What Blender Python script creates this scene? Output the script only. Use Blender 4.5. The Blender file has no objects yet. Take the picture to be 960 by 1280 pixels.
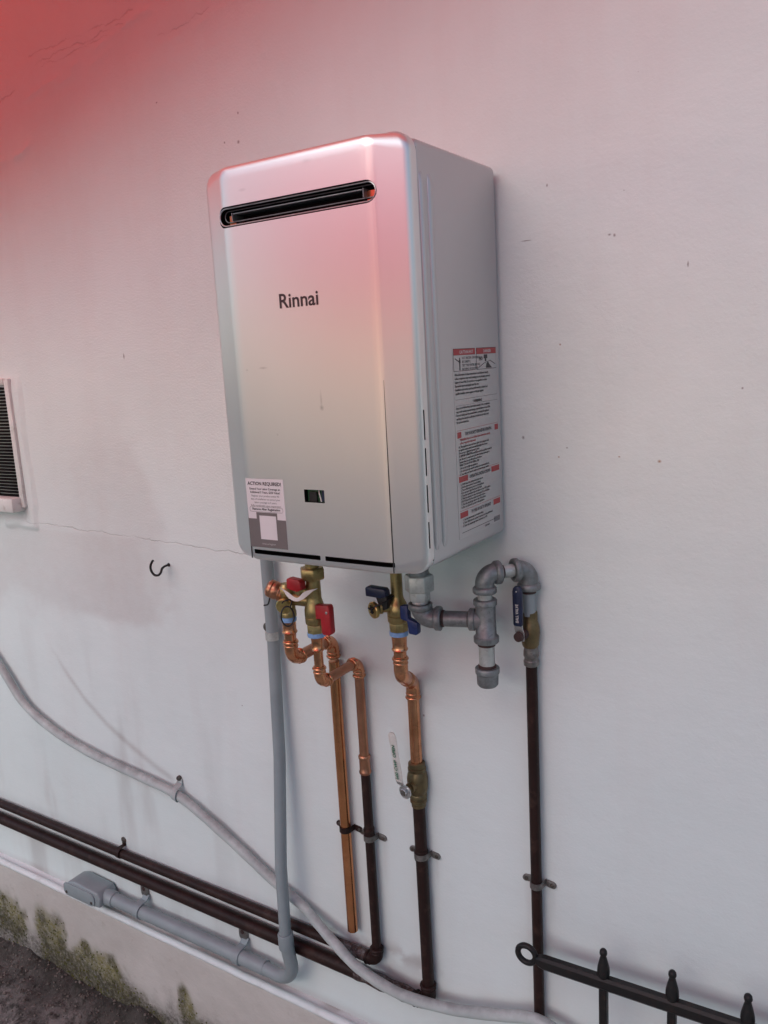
import bpy, bmesh, math, random
import numpy as np
from mathutils import Vector, Matrix
R = math.radians
random.seed(7); np.random.seed(7)
S = bpy.context.scene
COL = S.collection

# ------------------------------------------------------------------ camera
cam_d = bpy.data.cameras.new('camera'); cam = bpy.data.objects.new('camera', cam_d); COL.objects.link(cam)
S.camera = cam
yaw, pitch, roll = 0.5737, -0.187, -0.0563
f0 = Vector((-math.sin(yaw), math.cos(yaw), 0)); r0 = Vector((math.cos(yaw), math.sin(yaw), 0)); u0 = Vector((0, 0, 1))
fw = f0*math.cos(pitch) + u0*math.sin(pitch); up = u0*math.cos(pitch) - f0*math.sin(pitch)
rt = r0*math.cos(roll) + up*math.sin(roll); uu = up*math.cos(roll) - r0*math.sin(roll)
M = Matrix((rt, uu, -fw)).transposed().to_4x4(); M.translation = (0.9176, -1.257, 1.7759)
cam.matrix_world = M
cam_d.sensor_fit = 'HORIZONTAL'; cam_d.sensor_width = 36; cam_d.lens = 1021.1/960*36
cam_d.clip_start = 0.02; cam_d.clip_end = 400
S.render.resolution_x, S.render.resolution_y = 768, 1024

# ------------------------------------------------------------------ sky, sun, exposure
SUN_EL, SUN_AZ = 33, 189        # hazy sun in front of the wall, spread wide by thin cloud
w = bpy.data.worlds.new('World'); S.world = w; w.use_nodes = True
nt = w.node_tree; bg = nt.nodes['Background']
sky = nt.nodes.new('ShaderNodeTexSky'); sky.sky_type = 'NISHITA'; sky.sun_disc = False
sky.sun_elevation = R(SUN_EL); sky.sun_rotation = R(SUN_AZ); sky.air_density = 1.0; sky.dust_density = 1.2; sky.ozone_density = 1.0
nt.links.new(sky.outputs[0], bg.inputs[0]); bg.inputs[1].default_value = 0.10
sd = bpy.data.lights.new('sun', 'SUN'); sun = bpy.data.objects.new('sun', sd); COL.objects.link(sun)
sd.energy = 0.9; sd.angle = R(50); sd.color = (1, .995, .985)
sdir = Vector((math.sin(R(SUN_AZ))*math.cos(R(SUN_EL)), math.cos(R(SUN_AZ))*math.cos(R(SUN_EL)), math.sin(R(SUN_EL))))
sun.rotation_euler = sdir.to_track_quat('Z', 'Y').to_euler(); sun.location = sdir*12
vs = S.view_settings; vs.view_transform = 'Standard'; vs.look = 'None'; vs.gamma = 1; vs.exposure = 0.68; vs.use_curve_mapping = False

# ------------------------------------------------------------------ node helpers and materials
class NG:
    def __init__(s, name):
        s.m = bpy.data.materials.new(name); s.m.use_nodes = True
        s.t = s.m.node_tree; s.b = s.t.nodes['Principled BSDF']; s.out = s.t.nodes['Material Output']
        s.tc = s.t.nodes.new('ShaderNodeTexCoord')
    def n(s, typ, **k):
        o = s.t.nodes.new(typ)
        for a, v in k.items(): setattr(o, a, v)
        return o
    def put(s, sock, v):
        if hasattr(v, 'is_output'): s.t.links.new(v, sock)
        else: sock.default_value = v
    def math(s, op, a, b=0.0, c=None, clamp=False):
        o = s.n('ShaderNodeMath', operation=op, use_clamp=clamp); s.put(o.inputs[0], a); s.put(o.inputs[1], b)
        if c is not None: s.put(o.inputs[2], c)
        return o.outputs[0]
    def vmath(s, op, a, b):
        o = s.n('ShaderNodeVectorMath', operation=op); s.put(o.inputs[0], a); s.put(o.inputs[1], b)
        return o
    def noise(s, scale, detail=4, rough=.55, vec=None, dist=0, sc3=None):
        o = s.n('ShaderNodeTexNoise'); o.inputs['Scale'].default_value = scale; o.inputs['Detail'].default_value = detail
        o.inputs['Roughness'].default_value = rough; o.inputs['Distortion'].default_value = dist
        v = vec or s.tc.outputs['Object']
        if sc3:
            v = s.vmath('MULTIPLY', v, sc3).outputs[0]
        s.t.links.new(v, o.inputs['Vector']); return o.outputs['Fac']
    def ramp(s, fac, stops):
        o = s.n('ShaderNodeValToRGB'); el = o.color_ramp.elements
        while len(el) < len(stops): el.new(.5)
        for e, (p, c) in zip(el, stops):
            e.position = p; e.color = (c, c, c, 1) if not hasattr(c, '__len__') else (*c, 1)
        s.put(o.inputs[0], fac); return o.outputs[0]
    def mix(s, fac, a, b, mode='MIX'):
        o = s.n('ShaderNodeMix', data_type='RGBA', blend_type=mode); s.put(o.inputs[0], fac)
        s.put(o.inputs[6], (*a, 1) if isinstance(a, tuple) else a); s.put(o.inputs[7], (*b, 1) if isinstance(b, tuple) else b)
        return o.outputs[2]
    def bump(s, h, strength, dist=.002, prev=None):
        o = s.n('ShaderNodeBump'); o.inputs['Strength'].default_value = strength; o.inputs['Distance'].default_value = dist
        s.put(o.inputs['Height'], h)
        if prev is not None: s.t.links.new(prev, o.inputs['Normal'])
        return o.outputs[0]
    def attr(s, name):
        return s.n('ShaderNodeAttribute', attribute_name=name).outputs['Fac']
    def fin(s, col=None, rough=None, metal=None, normal=None, **k):
        if col is not None: s.put(s.b.inputs['Base Color'], (*col, 1) if isinstance(col, tuple) else col)
        if rough is not None: s.put(s.b.inputs['Roughness'], rough)
        if metal is not None: s.put(s.b.inputs['Metallic'], metal)
        if normal is not None: s.t.links.new(normal, s.b.inputs['Normal'])
        for a, v in k.items(): s.put(s.b.inputs[a.replace('_', ' ')], v)
        return s.m

def mat_simple(name, col, rough=.5, metal=0., var=.15, scale=30, bump=0., bscale=200, rvar=.1, **k):
    g = NG(name); n = g.noise(scale, 5, .6)
    c1 = tuple(x*(1-var) for x in col); c2 = tuple(min(1, x*(1+var)) for x in col)
    col_ = g.mix(g.ramp(n, [(.3, 0.), (.7, 1.)]), c1, c2)
    rg = g.math('ADD', g.math('MULTIPLY', g.noise(scale*2.3, 4), rvar*2), rough-rvar)
    nm = g.bump(g.noise(bscale, 4), bump, .001) if bump else None
    return g.fin(col_, rg, metal, nm, **k)

def mat_metal_worn(name, c1, c2, c3, rough, metal, scale=25, bump=.1, lo=.35, hi=.65, tarn=.8, spec=.5):
    """two tones of one metal with a third, tarnish, in patches"""
    g = NG(name)
    a = g.ramp(g.noise(scale, 5, .65), [(lo, 0.), (hi, 1.)]); b = g.math('MULTIPLY', g.ramp(g.noise(scale*2.2, 5, .6, dist=.3), [(.54, 0.), (.78, 1.)]), tarn)
    col = g.mix(b, g.mix(a, c1, c2), c3)
    rg = rough+.02 if metal > .5 else g.math('ADD', g.math('MULTIPLY', g.noise(scale*4, 4), .25), rough-.1)
    mt = g.math('SUBTRACT', metal, g.math('MULTIPLY', b, .35))
    return g.fin(col, rg, mt, g.bump(g.noise(scale*9, 4), bump, .0008) if bump else None, Specular_IOR_Level=spec)

m_copper = mat_metal_worn('copper', (.70, .33, .18), (.50, .215, .105), (.22, .09, .05), .23, 1.0, 20, 0., tarn=.75)
m_copper_dull = mat_metal_worn('copper_dull', (.50, .25, .15), (.36, .16, .10), (.25, .11, .07), .36, .95, 14, .0, tarn=.5)
m_copper_long = mat_metal_worn('copper_long', (.70, .31, .15), (.50, .205, .09), (.24, .095, .045), .20, 1.0, 9, 0., tarn=.6)
m_brass = mat_metal_worn('brass', (.42, .33, .15), (.28, .21, .09), (.13, .095, .045), .36, .9, 40, .12)
m_brass_br = mat_metal_worn('brass_bright', (.66, .50, .20), (.50, .36, .13), (.25, .17, .07), .30, 1.0, 40, .1)
m_brass_old = mat_metal_worn('brass_old', (.22, .17, .085), (.13, .10, .055), (.06, .05, .035), .42, .8, 40, .15)
m_galv = mat_metal_worn('galvanised', (.27, .29, .295), (.18, .195, .20), (.10, .107, .11), .46, .6, 60, .3)
m_galv_lt = mat_metal_worn('galvanised_light', (.54, .57, .55), (.42, .45, .43), (.26, .28, .26), .44, .5, 50, .15)
m_zinc = mat_metal_worn('zinc_strap', (.28, .27, .26), (.16, .15, .14), (.07, .05, .045), .45, .8, 60, .2)
m_dope = mat_simple('thread_compound', (.045, .022, .02), .6, 0, .4, 150, .3, 600)
m_brown = mat_metal_worn('brown_pipe_paint', (.026, .012, .010), (.016, .008, .007), (.075, .040, .030), .46, .05, 18, .25, .4, .7, tarn=.6, spec=.22)
m_black = mat_metal_worn('black_paint', (.008, .008, .009), (.013, .012, .012), (.055, .028, .018), .44, 0., 35, .3, tarn=.35, spec=.3)
m_red = mat_simple('red_handle', (.36, .012, .018), .42, 0, .15, 60, .08, 300)
m_blue = mat_simple('blue_handle', (.012, .028, .13), .42, 0, .2, 60, .08, 300)
m_navy = mat_simple('navy_handle', (.010, .017, .05), .40, 0, .2, 60, .08, 300)
m_tape = mat_simple('blue_sealant', (.20, .36, .62), .55, 0, .2, 120, .35, 500)
m_rubber = mat_simple('black_rubber', (.008, .008, .009), .5, 0, .2, 60, .05)
m_pvc = mat_simple('grey_pvc', (.245, .290, .305), .42, 0, .09, 12, .12, 90)
m_paper = mat_simple('paper', (.72, .70, .68), .6, 0, .04, 60)
m_stick_w = mat_simple('sticker_white', (.70, .68, .70), .35, 0, .02, 40)
m_stick_g = mat_simple('sticker_grey', (.165, .150, .148), .35, 0, .05, 40)
m_ink = mat_simple('ink', (.016, .015, .018), .45, 0, .1, 40)
m_ink_grey = mat_simple('ink_grey', (.045, .045, .055), .5, 0, .1, 40)
m_ink_red = mat_simple('ink_red', (.34, .035, .04), .45, 0, .1, 40)
m_ink_lt = mat_simple('ink_light', (.5, .5, .5), .5, 0, .05, 40)
m_logo = mat_simple('logo_ink', (.035, .022, .026), .4, 0, .05, 40)
m_green = mat_simple('ink_green', (.02, .14, .075), .5, 0, .1, 40)
m_hole = mat_simple('dark_cavity', (.006, .006, .006), .55, 0, .2, 60, Specular_IOR_Level=.15)
m_seam = mat_simple('seam_gap', (.03, .03, .03), .6, 0, .1, 60)
m_steel = mat_simple('steel', (.5, .5, .5), .35, .9, .2, 60, .08)
m_lever = mat_metal_worn('white_lever_sleeve', (.62, .61, .57), (.52, .51, .47), (.38, .36, .31), .45, 0, 60, .1)
m_ac = mat_metal_worn('old_cream_plastic', (.64, .65, .63), (.55, .56, .54), (.32, .30, .26), .5, 0, 18, .1)
m_slat = mat_simple('dark_grille', (.005, .005, .005), .55, .0, .3, 60, Specular_IOR_Level=.12)
m_pcb = mat_simple('circuit_board', (.03, .10, .05), .35, 0, .7, 120)
m_screw = mat_metal_worn('screw', (.16, .14, .13), (.09, .08, .07), (.05, .03, .02), .5, .8, 90, .1)

# silver metallic paint of the heater, with faint dust, smudges and orange peel
def mat_silver(name, c, rough=.36, metal=.85):
    g = NG(name)
    d = g.ramp(g.noise(3.5, 5, .6, sc3=(1, 1, .5)), [(.42, 0.), (.75, 1.)])
    col = g.mix(g.math('MULTIPLY', d, .22), c, tuple(x*.86 for x in c))
    # smudges left by fingers (object coordinates are relative to the heater's base)
    for (mx, mz, sa, sb, k) in ((.0265, .239, .005, .005, .5), (.0262, .252, .0025, .016, .35), (-.078, .300, .011, .0022, .35), (-.110, .298, .003, .002, .3), (-.06, .20, .0025, .0025, .25), (.03, .575, .012, .004, .15), (-.09, .555, .01, .003, .2)):
        dd = g.vmath('MULTIPLY', g.vmath('SUBTRACT', g.tc.outputs['Object'], (mx, 0, mz)).outputs[0], (1/sa, 0, 1/sb))
        L = g.n('ShaderNodeVectorMath', operation='LENGTH'); g.t.links.new(dd.outputs[0], L.inputs[0])
        q = g.math('SUBTRACT', 1.25, g.math('ADD', L.outputs['Value'], g.math('MULTIPLY', g.noise(120, 3), .6)), clamp=True)
        col = g.mix(g.math('MULTIPLY', q, k), col, (.16, .16, .17))
    rg = rough
    return g.fin(col, rg, metal)
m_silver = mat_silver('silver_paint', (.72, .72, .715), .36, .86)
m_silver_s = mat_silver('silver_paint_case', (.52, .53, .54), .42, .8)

# flexible conduit: grey, grimy on top
g = NG('grimy_grey_conduit')
z = g.n('ShaderNodeSeparateXYZ'); g.t.links.new(g.n('ShaderNodeNewGeometry').outputs['Normal'], z.inputs[0])
topn = g.math('MULTIPLY', g.math('ADD', z.outputs[2], .1, clamp=True), g.ramp(g.noise(40, 5, .65), [(.32, .15), (.6, 1.)]))
col = g.mix(g.ramp(g.noise(14, 4), [(.35, 0.), (.65, 1.)]), (.47, .52, .51), (.38, .42, .42))
m_flex = g.fin(g.mix(g.math('MULTIPLY', topn, .42), col, (.09, .092, .082)), .5, 0, g.bump(g.noise(120, 4), .2, .001))

# corroded brown pipe ends (white salts and rust blooming on dark metal)
g = NG('corroded_brown_pipe')
k1 = g.ramp(g.noise(70, 6, .7, dist=.6), [(.45, 0.), (.62, 1.)]); k2 = g.ramp(g.noise(130, 5, .7), [(.5, 0.), (.66, 1.)])
m_corr = g.fin(g.mix(k2, g.mix(g.math('MULTIPLY', k1, .8), (.035, .02, .018), (.20, .19, .19)), (.09, .045, .03)), .75, 0, g.bump(k1, .5, .002))

# ------------------------------------------------------------------ mesh helpers
def V(*a): return Vector(a)
class B:
    def __init__(s): s.v = []; s.f = []
    def add(s, vs, fs):
        o = len(s.v); s.v += [tuple(p) for p in vs]; s.f += [tuple(o+i for i in q) for q in fs]; return s
    def box(s, x0, x1, y0, y1, z0, z1, M=None):
        p = [V(x, y, z) for x in (x0, x1) for y in (y0, y1) for z in (z0, z1)]
        if M is not None: p = [M @ q for q in p]
        return s.add(p, [(0, 1, 3, 2), (4, 6, 7, 5), (0, 4, 5, 1), (2, 3, 7, 6), (0, 2, 6, 4), (1, 5, 7, 3)])
    def rings(s, rs, caps=True):
        n = len(rs[0]); vs = [p for r in rs for p in r]; fs = []
        for i in range(len(rs)-1):
            for j in range(n):
                a, b = i*n+j, i*n+(j+1) % n; fs.append((a, b, b+n, a+n))
        if caps: fs.append(tuple(range(n-1, -1, -1))); fs.append(tuple((len(rs)-1)*n+j for j in range(n)))
        return s.add(vs, fs)
    def tube(s, pts, r, seg=16, caps=True):
        pts = [Vector(p) for p in pts]; n = len(pts); rs = r if hasattr(r, '__len__') else [r]*n
        t = [(pts[min(i+1, n-1)]-pts[max(i-1, 0)]).normalized() for i in range(n)]
        u = t[0].orthogonal().normalized(); out = []
        for i in range(n):
            u = (u - t[i]*u.dot(t[i])).normalized(); w_ = t[i].cross(u)
            out.append([pts[i] + (u*math.cos(2*math.pi*j/seg) + w_*math.sin(2*math.pi*j/seg))*rs[i] for j in range(seg)])
        return s.rings(out, caps)
    def lathe(s, o, ax, prof, seg=20, ph=0., caps=True):
        o = Vector(o); ax = Vector(ax).normalized()
        u = ax.cross(V(0, -1, .001)) if abs(ax.y) < .9 else ax.cross(V(0, 0, 1)); u.normalize(); w_ = ax.cross(u)
        return s.rings([[o+ax*t+(u*math.cos(ph+2*math.pi*j/seg)+w_*math.sin(ph+2*math.pi*j/seg))*r for j in range(seg)] for t, r in prof], caps)
    def torus(s, c, ax, RR, r, seg=28, sec=10, sx=1., sy=1., a0=0, a1=2*math.pi):
        c = Vector(c); ax = Vector(ax).normalized(); u = ax.orthogonal().normalized()
        if abs(ax.z) < .9: u = (V(0, 0, 1)-ax*ax.z).normalized()
        w_ = ax.cross(u); full = abs(a1-a0) > 6.28
        N = seg if full else seg+1; out = []
        for i in range(N):
            a = a0+(a1-a0)*i/seg; d = u*math.cos(a)*sx+w_*math.sin(a)*sy; dn = d.normalized()
            out.append([c+d*RR+(dn*math.cos(2*math.pi*j/sec)+ax*math.sin(2*math.pi*j/sec))*r for j in range(sec)])
        if full: out.append(out[0])
        return s.rings(out, not full)
    def prism(s, poly, fn, t0, t1):
        n = len(poly); vs = [fn(a, b, t0) for a, b in poly]+[fn(a, b, t1) for a, b in poly]
        fs = [tuple(range(n)), tuple(range(2*n-1, n-1, -1))]+[(i, i+n, (i+1) % n+n, (i+1) % n) for i in range(n)]
        return s.add(vs, fs)
    def ribbon(s, pts, wdir, width, thick):
        """a strap: polyline pts swept with a rectangle (width along wdir)"""
        pts = [Vector(p) for p in pts]; wd = Vector(wdir).normalized(); n = len(pts); rs = []
        for i in range(n):
            t = (pts[min(i+1, n-1)]-pts[max(i-1, 0)]).normalized(); nn = t.cross(wd).normalized()
            rs.append([pts[i]+wd*a*width/2+nn*b*thick/2 for a, b in ((-1, -1), (1, -1), (1, 1), (-1, 1))])
        return s.rings(rs)

def fillet(pts, rad, n=8):
    pts = [Vector(p) for p in pts]; out = [pts[0]]
    for i in range(1, len(pts)-1):
        a, b, c = pts[i-1], pts[i], pts[i+1]; d1 = (a-b).normalized(); d2 = (c-b).normalized()
        ang = d1.angle(d2)
        if ang > 3.1: out.append(b); continue
        r_ = rad[i-1] if hasattr(rad, '__len__') else rad
        L = min(r_/math.tan(ang/2), (a-b).length*.98, (c-b).length*.98)
        r_ = L*math.tan(ang/2); cen = b+(d1+d2).normalized()*(r_/math.sin(ang/2))
        p0, p1 = b+d1*L-cen, b+d2*L-cen; tot = p0.angle(p1); ax = p0.cross(p1).normalized()
        for k in range(n+1): out.append(cen+Matrix.Rotation(tot*k/n, 3, ax) @ p0)
    out.append(pts[-1]); return out
def spline(pts, n=8):
    P = [Vector(p) for p in pts]; P = [P[0]*2-P[1]]+P+[P[-1]*2-P[-2]]; out = []
    for i in range(1, len(P)-2):
        for k in range(n):
            t = k/n; a, b, c, d = P[i-1:i+3]
            out.append(.5*((2*b)+(c-a)*t+(2*a-5*b+4*c-d)*t*t+(3*b-a-3*c+d)*t**3))
    out.append(P[-2]); return out
def rrect(x0, x1, z0, z1, r, n=6):
    out = []
    for cx, cz, a in ((x1-r, z1-r, 0), (x0+r, z1-r, 90), (x0+r, z0+r, 180), (x1-r, z0+r, 270)):
        for k in range(n+1): t = R(a+90*k/n); out.append((cx+r*math.cos(t), cz+r*math.sin(t)))
    return out
def stadium(x0, x1, zc, h, n=10):
    r_ = h/2; out = []
    for k in range(n+1): t = R(-90+180*k/n); out.append((x1-r_+r_*math.cos(t), zc+r_*math.sin(t)))
    for k in range(n+1): t = R(90+180*k/n); out.append((x0+r_+r_*math.cos(t), zc+r_*math.sin(t)))
    return out
XZ = lambda a, b, t: V(a, t, b)
YZ = lambda a, b, t: V(t, a, b)
XY = lambda a, b, t: V(a, b, t)

def empty(name, loc, label, cat, group=None):
    o = bpy.data.objects.new(name, None); COL.objects.link(o); o.location = loc; o.empty_display_size = .05
    o['label'] = label; o['category'] = cat
    if group: o['group'] = group
    return o
def root_loc(o):
    while o.parent: o = o.parent
    return o.location
def mesh_from(name, b, off=V(0, 0, 0), ang=38, bevel=0, bseg=2):
    me = bpy.data.meshes.new(name); me.from_pydata([tuple(Vector(p)-off) for p in b.v], [], b.f)
    bm = bmesh.new(); bm.from_mesh(me)
    bmesh.ops.remove_doubles(bm, verts=bm.verts, dist=1e-6)
    bmesh.ops.recalc_face_normals(bm, faces=bm.faces)
    if bevel:
        es = [e for e in bm.edges if len(e.link_faces) == 2 and e.calc_face_angle() > R(28)]
        bmesh.ops.bevel(bm, geom=es, offset=bevel, segments=bseg, profile=.5, affect='EDGES', clamp_overlap=True)
    bm.to_mesh(me); bm.free()
    me.shade_smooth(); me.set_sharp_from_angle(angle=R(ang))
    return me
def mk(name, b, mat, parent=None, bevel=0, ang=38, label=None, cat=None, kind=None, bseg=2):
    off = root_loc(parent) if parent else V(0, 0, 0)
    me = mesh_from(name, b, off, ang, bevel, bseg); me.materials.append(mat)
    o = bpy.data.objects.new(name, me); COL.objects.link(o)
    if parent: o.parent = parent
    if label: o['label'] = label
    if cat: o['category'] = cat
    if kind: o['kind'] = kind
    return o
def baked(o):
    dg = bpy.context.evaluated_depsgraph_get(); me = bpy.data.meshes.new_from_object(o.evaluated_get(dg))
    return me
def text(name, body, size, mat, parent, org, ux, uy, align='LEFT', space=1.0, sx=1., line=1.0, bold=0., res=2):
    """flat lettering: org is the baseline start, ux / uy the directions of writing"""
    c = bpy.data.curves.new(name, 'FONT'); c.body = body; c.size = size; c.align_x = align; c.space_line = line
    c.space_character = space; c.resolution_u = res; c.offset = bold
    t = bpy.data.objects.new(name, c); COL.objects.link(t); me = baked(t); bpy.data.objects.remove(t)
    ux, uy = Vector(ux), Vector(uy); off = root_loc(parent)
    for v in me.vertices: v.co = Vector(org)+ux*v.co.x*sx+uy*v.co.y-off
    me.materials.clear(); me.materials.append(mat); me.name = name
    o = bpy.data.objects.new(name, me); COL.objects.link(o); o.parent = parent
    return o

# ------------------------------------------------------------------ numpy noise
def vnoise(x, y, seed=0):
    xi = np.floor(x).astype(np.int64); yi = np.floor(y).astype(np.int64); fx = x-xi; fy = y-yi
    fx = fx*fx*(3-2*fx); fy = fy*fy*(3-2*fy)
    def h(a, b):
        n = (a*374761393+b*668265263+seed*1274126177) & 0x7fffffff
        n = ((n ^ (n >> 13))*1274126177) & 0x7fffffff
        return ((n ^ (n >> 16)) & 0xffff)/65535.
    return (h(xi, yi)*(1-fx)+h(xi+1, yi)*fx)*(1-fy)+(h(xi, yi+1)*(1-fx)+h(xi+1, yi+1)*fx)*fy
def fbm(x, y, sc, oc=4, seed=0):
    s = 0; a = .5; t = 0
    for k in range(oc): s = s+a*vnoise(x*sc, y*sc, seed+k); t += a; a *= .5; sc *= 2.03
    return s/t
def sst(e0, e1, x): t = np.clip((x-e0)/(e1-e0), 0, 1); return t*t*(3-2*t)
def lines(segs):
    """a list of (start, end, step) -> one sorted axis"""
    return np.unique(np.round(np.concatenate([np.arange(a, b, st) for a, b, st in segs]+[[segs[-1][1]]]), 5))
def grid_mesh(name, P, nu, nv, attrs=None):
    """P: (nu*nv,3) row-major"""
    me = bpy.data.meshes.new(name); me.vertices.add(nu*nv); me.vertices.foreach_set('co', P.astype(np.float32).ravel())
    i = np.arange((nu-1)*(nv-1)); a = (i//(nv-1))*nv+i % (nv-1); q = np.stack([a, a+nv, a+nv+1, a+1], 1)
    me.loops.add(q.size); me.loops.foreach_set('vertex_index', q.ravel().astype(np.int32))
    me.polygons.add(len(q)); me.polygons.foreach_set('loop_start', (np.arange(len(q))*4).astype(np.int32))
    for k, v in (attrs or {}).items():
        at = me.attributes.new(k, 'FLOAT', 'POINT'); at.data.foreach_set('value', v.astype(np.float32).ravel())
    me.update(calc_edges=True); me.validate(); me.shade_smooth()
    return me

# ------------------------------------------------------------------ the house wall
WX0, WX1, WZ1 = -5.0, 4.5, 2.95
xs = lines([(WX0, -1.5, .1), (-1.5, 1.0, .0065), (1.0, WX1, .1)]); zs = lines([(.335, .34, .005), (.34, 2.75, .0065), (2.75, WZ1, .05)])
X, Z = np.meshgrid(xs, zs, indexing='ij')
D = -.0022*(fbm(X, Z, 3.2, 3, 3)-.5) - .0016*(fbm(X, Z, 14, 3, 5)-.5)
# trowel ridges under the shade sail, upper left
def ridge(x0, z0, x1, z1, wd, h, seed, lo=.42):
    L = math.hypot(x1-x0, z1-z0); ux, uz = (x1-x0)/L, (z1-z0)/L
    s = (X-x0)*ux+(Z-z0)*uz; d = -(X-x0)*uz+(Z-z0)*ux + .020*(fbm(s, s*0+seed, 14, 3, seed)-.5)
    m = sst(-.03, .02, s)*sst(L+.03, L-.02, s)*sst(lo, lo+.18, fbm(s, d, 30, 3, seed+9))
    return h*np.exp(-(d/wd)**2)*m
D -= ridge(-.78, 2.395, -.36, 2.470, .0050, .0030, 11, .36)+ridge(-.72, 2.378, -.44, 2.445, .0042, .0020, 12, .36)+ridge(-.35, 2.40, -.18, 2.42, .005, .0016, 13, .36)
D -= ridge(-.90, 2.27, -.80, 2.29, .006, .0040, 14, .3)+ridge(-.12, 2.44, -.06, 2.20, .005, .0014, 15, .3)+ridge(-.13, 2.2, -.10, 2.02, .004, .0012, 16, .3)
# raised plaster surround beside the old air conditioner
e = .010*(fbm(X, Z, 22, 3, 20)-.5)
pm = sst(-1.10, -1.09, X)*sst(-.952, -.958, X+e)*sst(1.388, 1.394, Z+e)*sst(1.80, 1.74, Z+e)
D -= .006*pm
D += .004*np.exp(-((X+1.0)/.018)**2)*sst(1.46, 1.45, Z)*sst(1.40, 1.41, Z)
# stains: 'damp' grey patch below and beside the air conditioner, 'grime' brown dirt, 'peel' coarse texture
n1 = fbm(X, Z, 9, 5, 31); n2 = fbm(X, Z, 30, 4, 32); n3 = fbm(X*3, Z*.6, 4, 4, 33)
edge = -.545+.10*(n1-.5)+.03*(n2-.5)+.05*np.sin((Z-1.2)*9)
damp = sst(.035, -.035, X-edge+.05*(n2-.5))*sst(1.15, 1.20, Z+.1*(n1-.5))*sst(1.80, 1.55, Z)*(.55+.45*sst(-.95, -.72, X))
low = sst(.035, -.035, .06*(n2-.5)+X-(-.575+.12*(n1-.5)+.03*(n2-.5)))*sst(1.39, 1.385, Z)*sst(1.17, 1.21, Z+.15*(n1-.5))
damp = np.clip(.65*damp+.35*low, 0, 1)
blot = np.exp(-(((X+.50)/.035)**2+((Z-1.25)/.05)**2))*sst(.4, .6, n2)
damp = np.clip(damp+.5*blot, 0, 1)
grime = .5*sst(.5, .8, n3)*sst(1.3, .7, Z)*sst(-.2, -.7, X)
grime += .75*np.exp(-((Z-.545-.012*(n1-.5))/.022)**2)*sst(.35, .65, n2)*sst(-.25, -.1, X)*sst(.22, .12, X)
grime += .6*np.exp(-((Z-.49)/.02)**2)*sst(.3, .6, n2)*sst(0, .05, X)*sst(.25, .15, X)
grime += .45*sst(.365, .34, Z+.01*(n1-.5))
# ghost of an older cable run
gx = np.array([-1.02, -.93, -.86, -.78, -.70, -.62, -.55]); gz = np.array([1.12, 1.01, .94, .885, .845, .81, .785])
gl = np.interp(X, gx, gz)
grime += .55*np.exp(-((Z-gl)/(.009))**2)*sst(-1.0, -.9, X)*sst(-.54, -.57, X)
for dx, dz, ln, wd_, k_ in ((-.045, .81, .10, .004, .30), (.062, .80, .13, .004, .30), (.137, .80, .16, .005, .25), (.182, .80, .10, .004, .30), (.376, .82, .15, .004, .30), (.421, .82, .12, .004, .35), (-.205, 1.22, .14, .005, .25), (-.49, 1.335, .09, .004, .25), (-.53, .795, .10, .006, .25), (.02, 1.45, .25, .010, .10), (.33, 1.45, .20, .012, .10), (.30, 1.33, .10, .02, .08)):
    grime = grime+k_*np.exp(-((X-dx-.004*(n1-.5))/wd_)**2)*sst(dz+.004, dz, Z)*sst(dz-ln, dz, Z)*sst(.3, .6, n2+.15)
peel = np.clip(sst(.1, -.35, X)*sst(1.2, 1.7, Z)*(.5+n1), 0, 1)
P = np.stack([X, D, Z], -1).reshape(-1, 3)

g = NG('wall_paint')
ob = g.tc.outputs['Object']; sp = g.n('ShaderNodeSeparateXYZ'); g.t.links.new(ob, sp.inputs[0])
base = g.mix(g.ramp(g.noise(2.2, 5, .6), [(.3, 0.), (.7, 1.)]), (.625, .695, .688), (.68, .75, .742))
base = g.mix(g.math('MULTIPLY', g.ramp(g.noise(5, 6, .65, sc3=(1.6, 1, .25)), [(.5, 0.), (.75, 1.)]), .25), base, (.60, .58, .565))
br = g.math('MULTIPLY', g.attr('damp'), g.ramp(g.noise(35, 5, .6), [(.2, .7), (.7, 1.)]))
base = g.mix(g.math('MULTIPLY', br, .50), base, (.47, .44, .425))
base = g.mix(g.math('MULTIPLY', g.attr('grime'), .75), base, (.30, .265, .25))
# fine pits and specks
vo = g.n('ShaderNodeTexVoronoi', feature='F1'); vo.inputs['Scale'].default_value = 26; g.t.links.new(ob, vo.inputs['Vector'])
vw = g.n('ShaderNodeTexWhiteNoise', noise_dimensions='3D'); g.t.links.new(vo.outputs['Position'], vw.inputs['Vector'])
rad = g.math('MULTIPLY', g.math('SUBTRACT', vw.outputs['Value'], .92, clamp=True), .50)
spk = g.math('LESS_THAN', vo.outputs['Distance'], rad)
base = g.mix(g.math('MULTIPLY', spk, .42), base, (.18, .15, .14))
# single marks: (x, z, half width, half height, rust?)
marks = [(.3997, 1.9429, .011, .0012, 0), (.531, 1.936, .003, .002, 0), (.5385, 1.9345, .0025, .003, 0), (.6438, 1.8822, .0016, .005, 0), (.3865, 1.6332, .0028, .0035, 0),
         (.606, 1.598, .0035, .003, 1), (.447, 1.602, .002, .0018, 1), (.545, 1.604, .0022, .0014, 1), (.461, 1.617, .002, .0014, 0), (.72, 1.705, .002, .002, 0), (.452, 1.78, .002, .002, 1), (.435, 2.02, .0018, .003, 0),
         (-.175, 2.19, .004, .004, 0), (-.21, 2.195, .0025, .0025, 0), (-.17, 2.24, .0025, .003, 0), (-.38, 2.30, .003, .002, 0), (-.56, 1.81, .003, .008, 0), (.13, 1.19, .004, .0025, 0), (.40, 1.145, .003, .005, 0), (-.30, 1.03, .002, .002, 0), (.17, 1.10, .003, .003, 0)]
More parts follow.
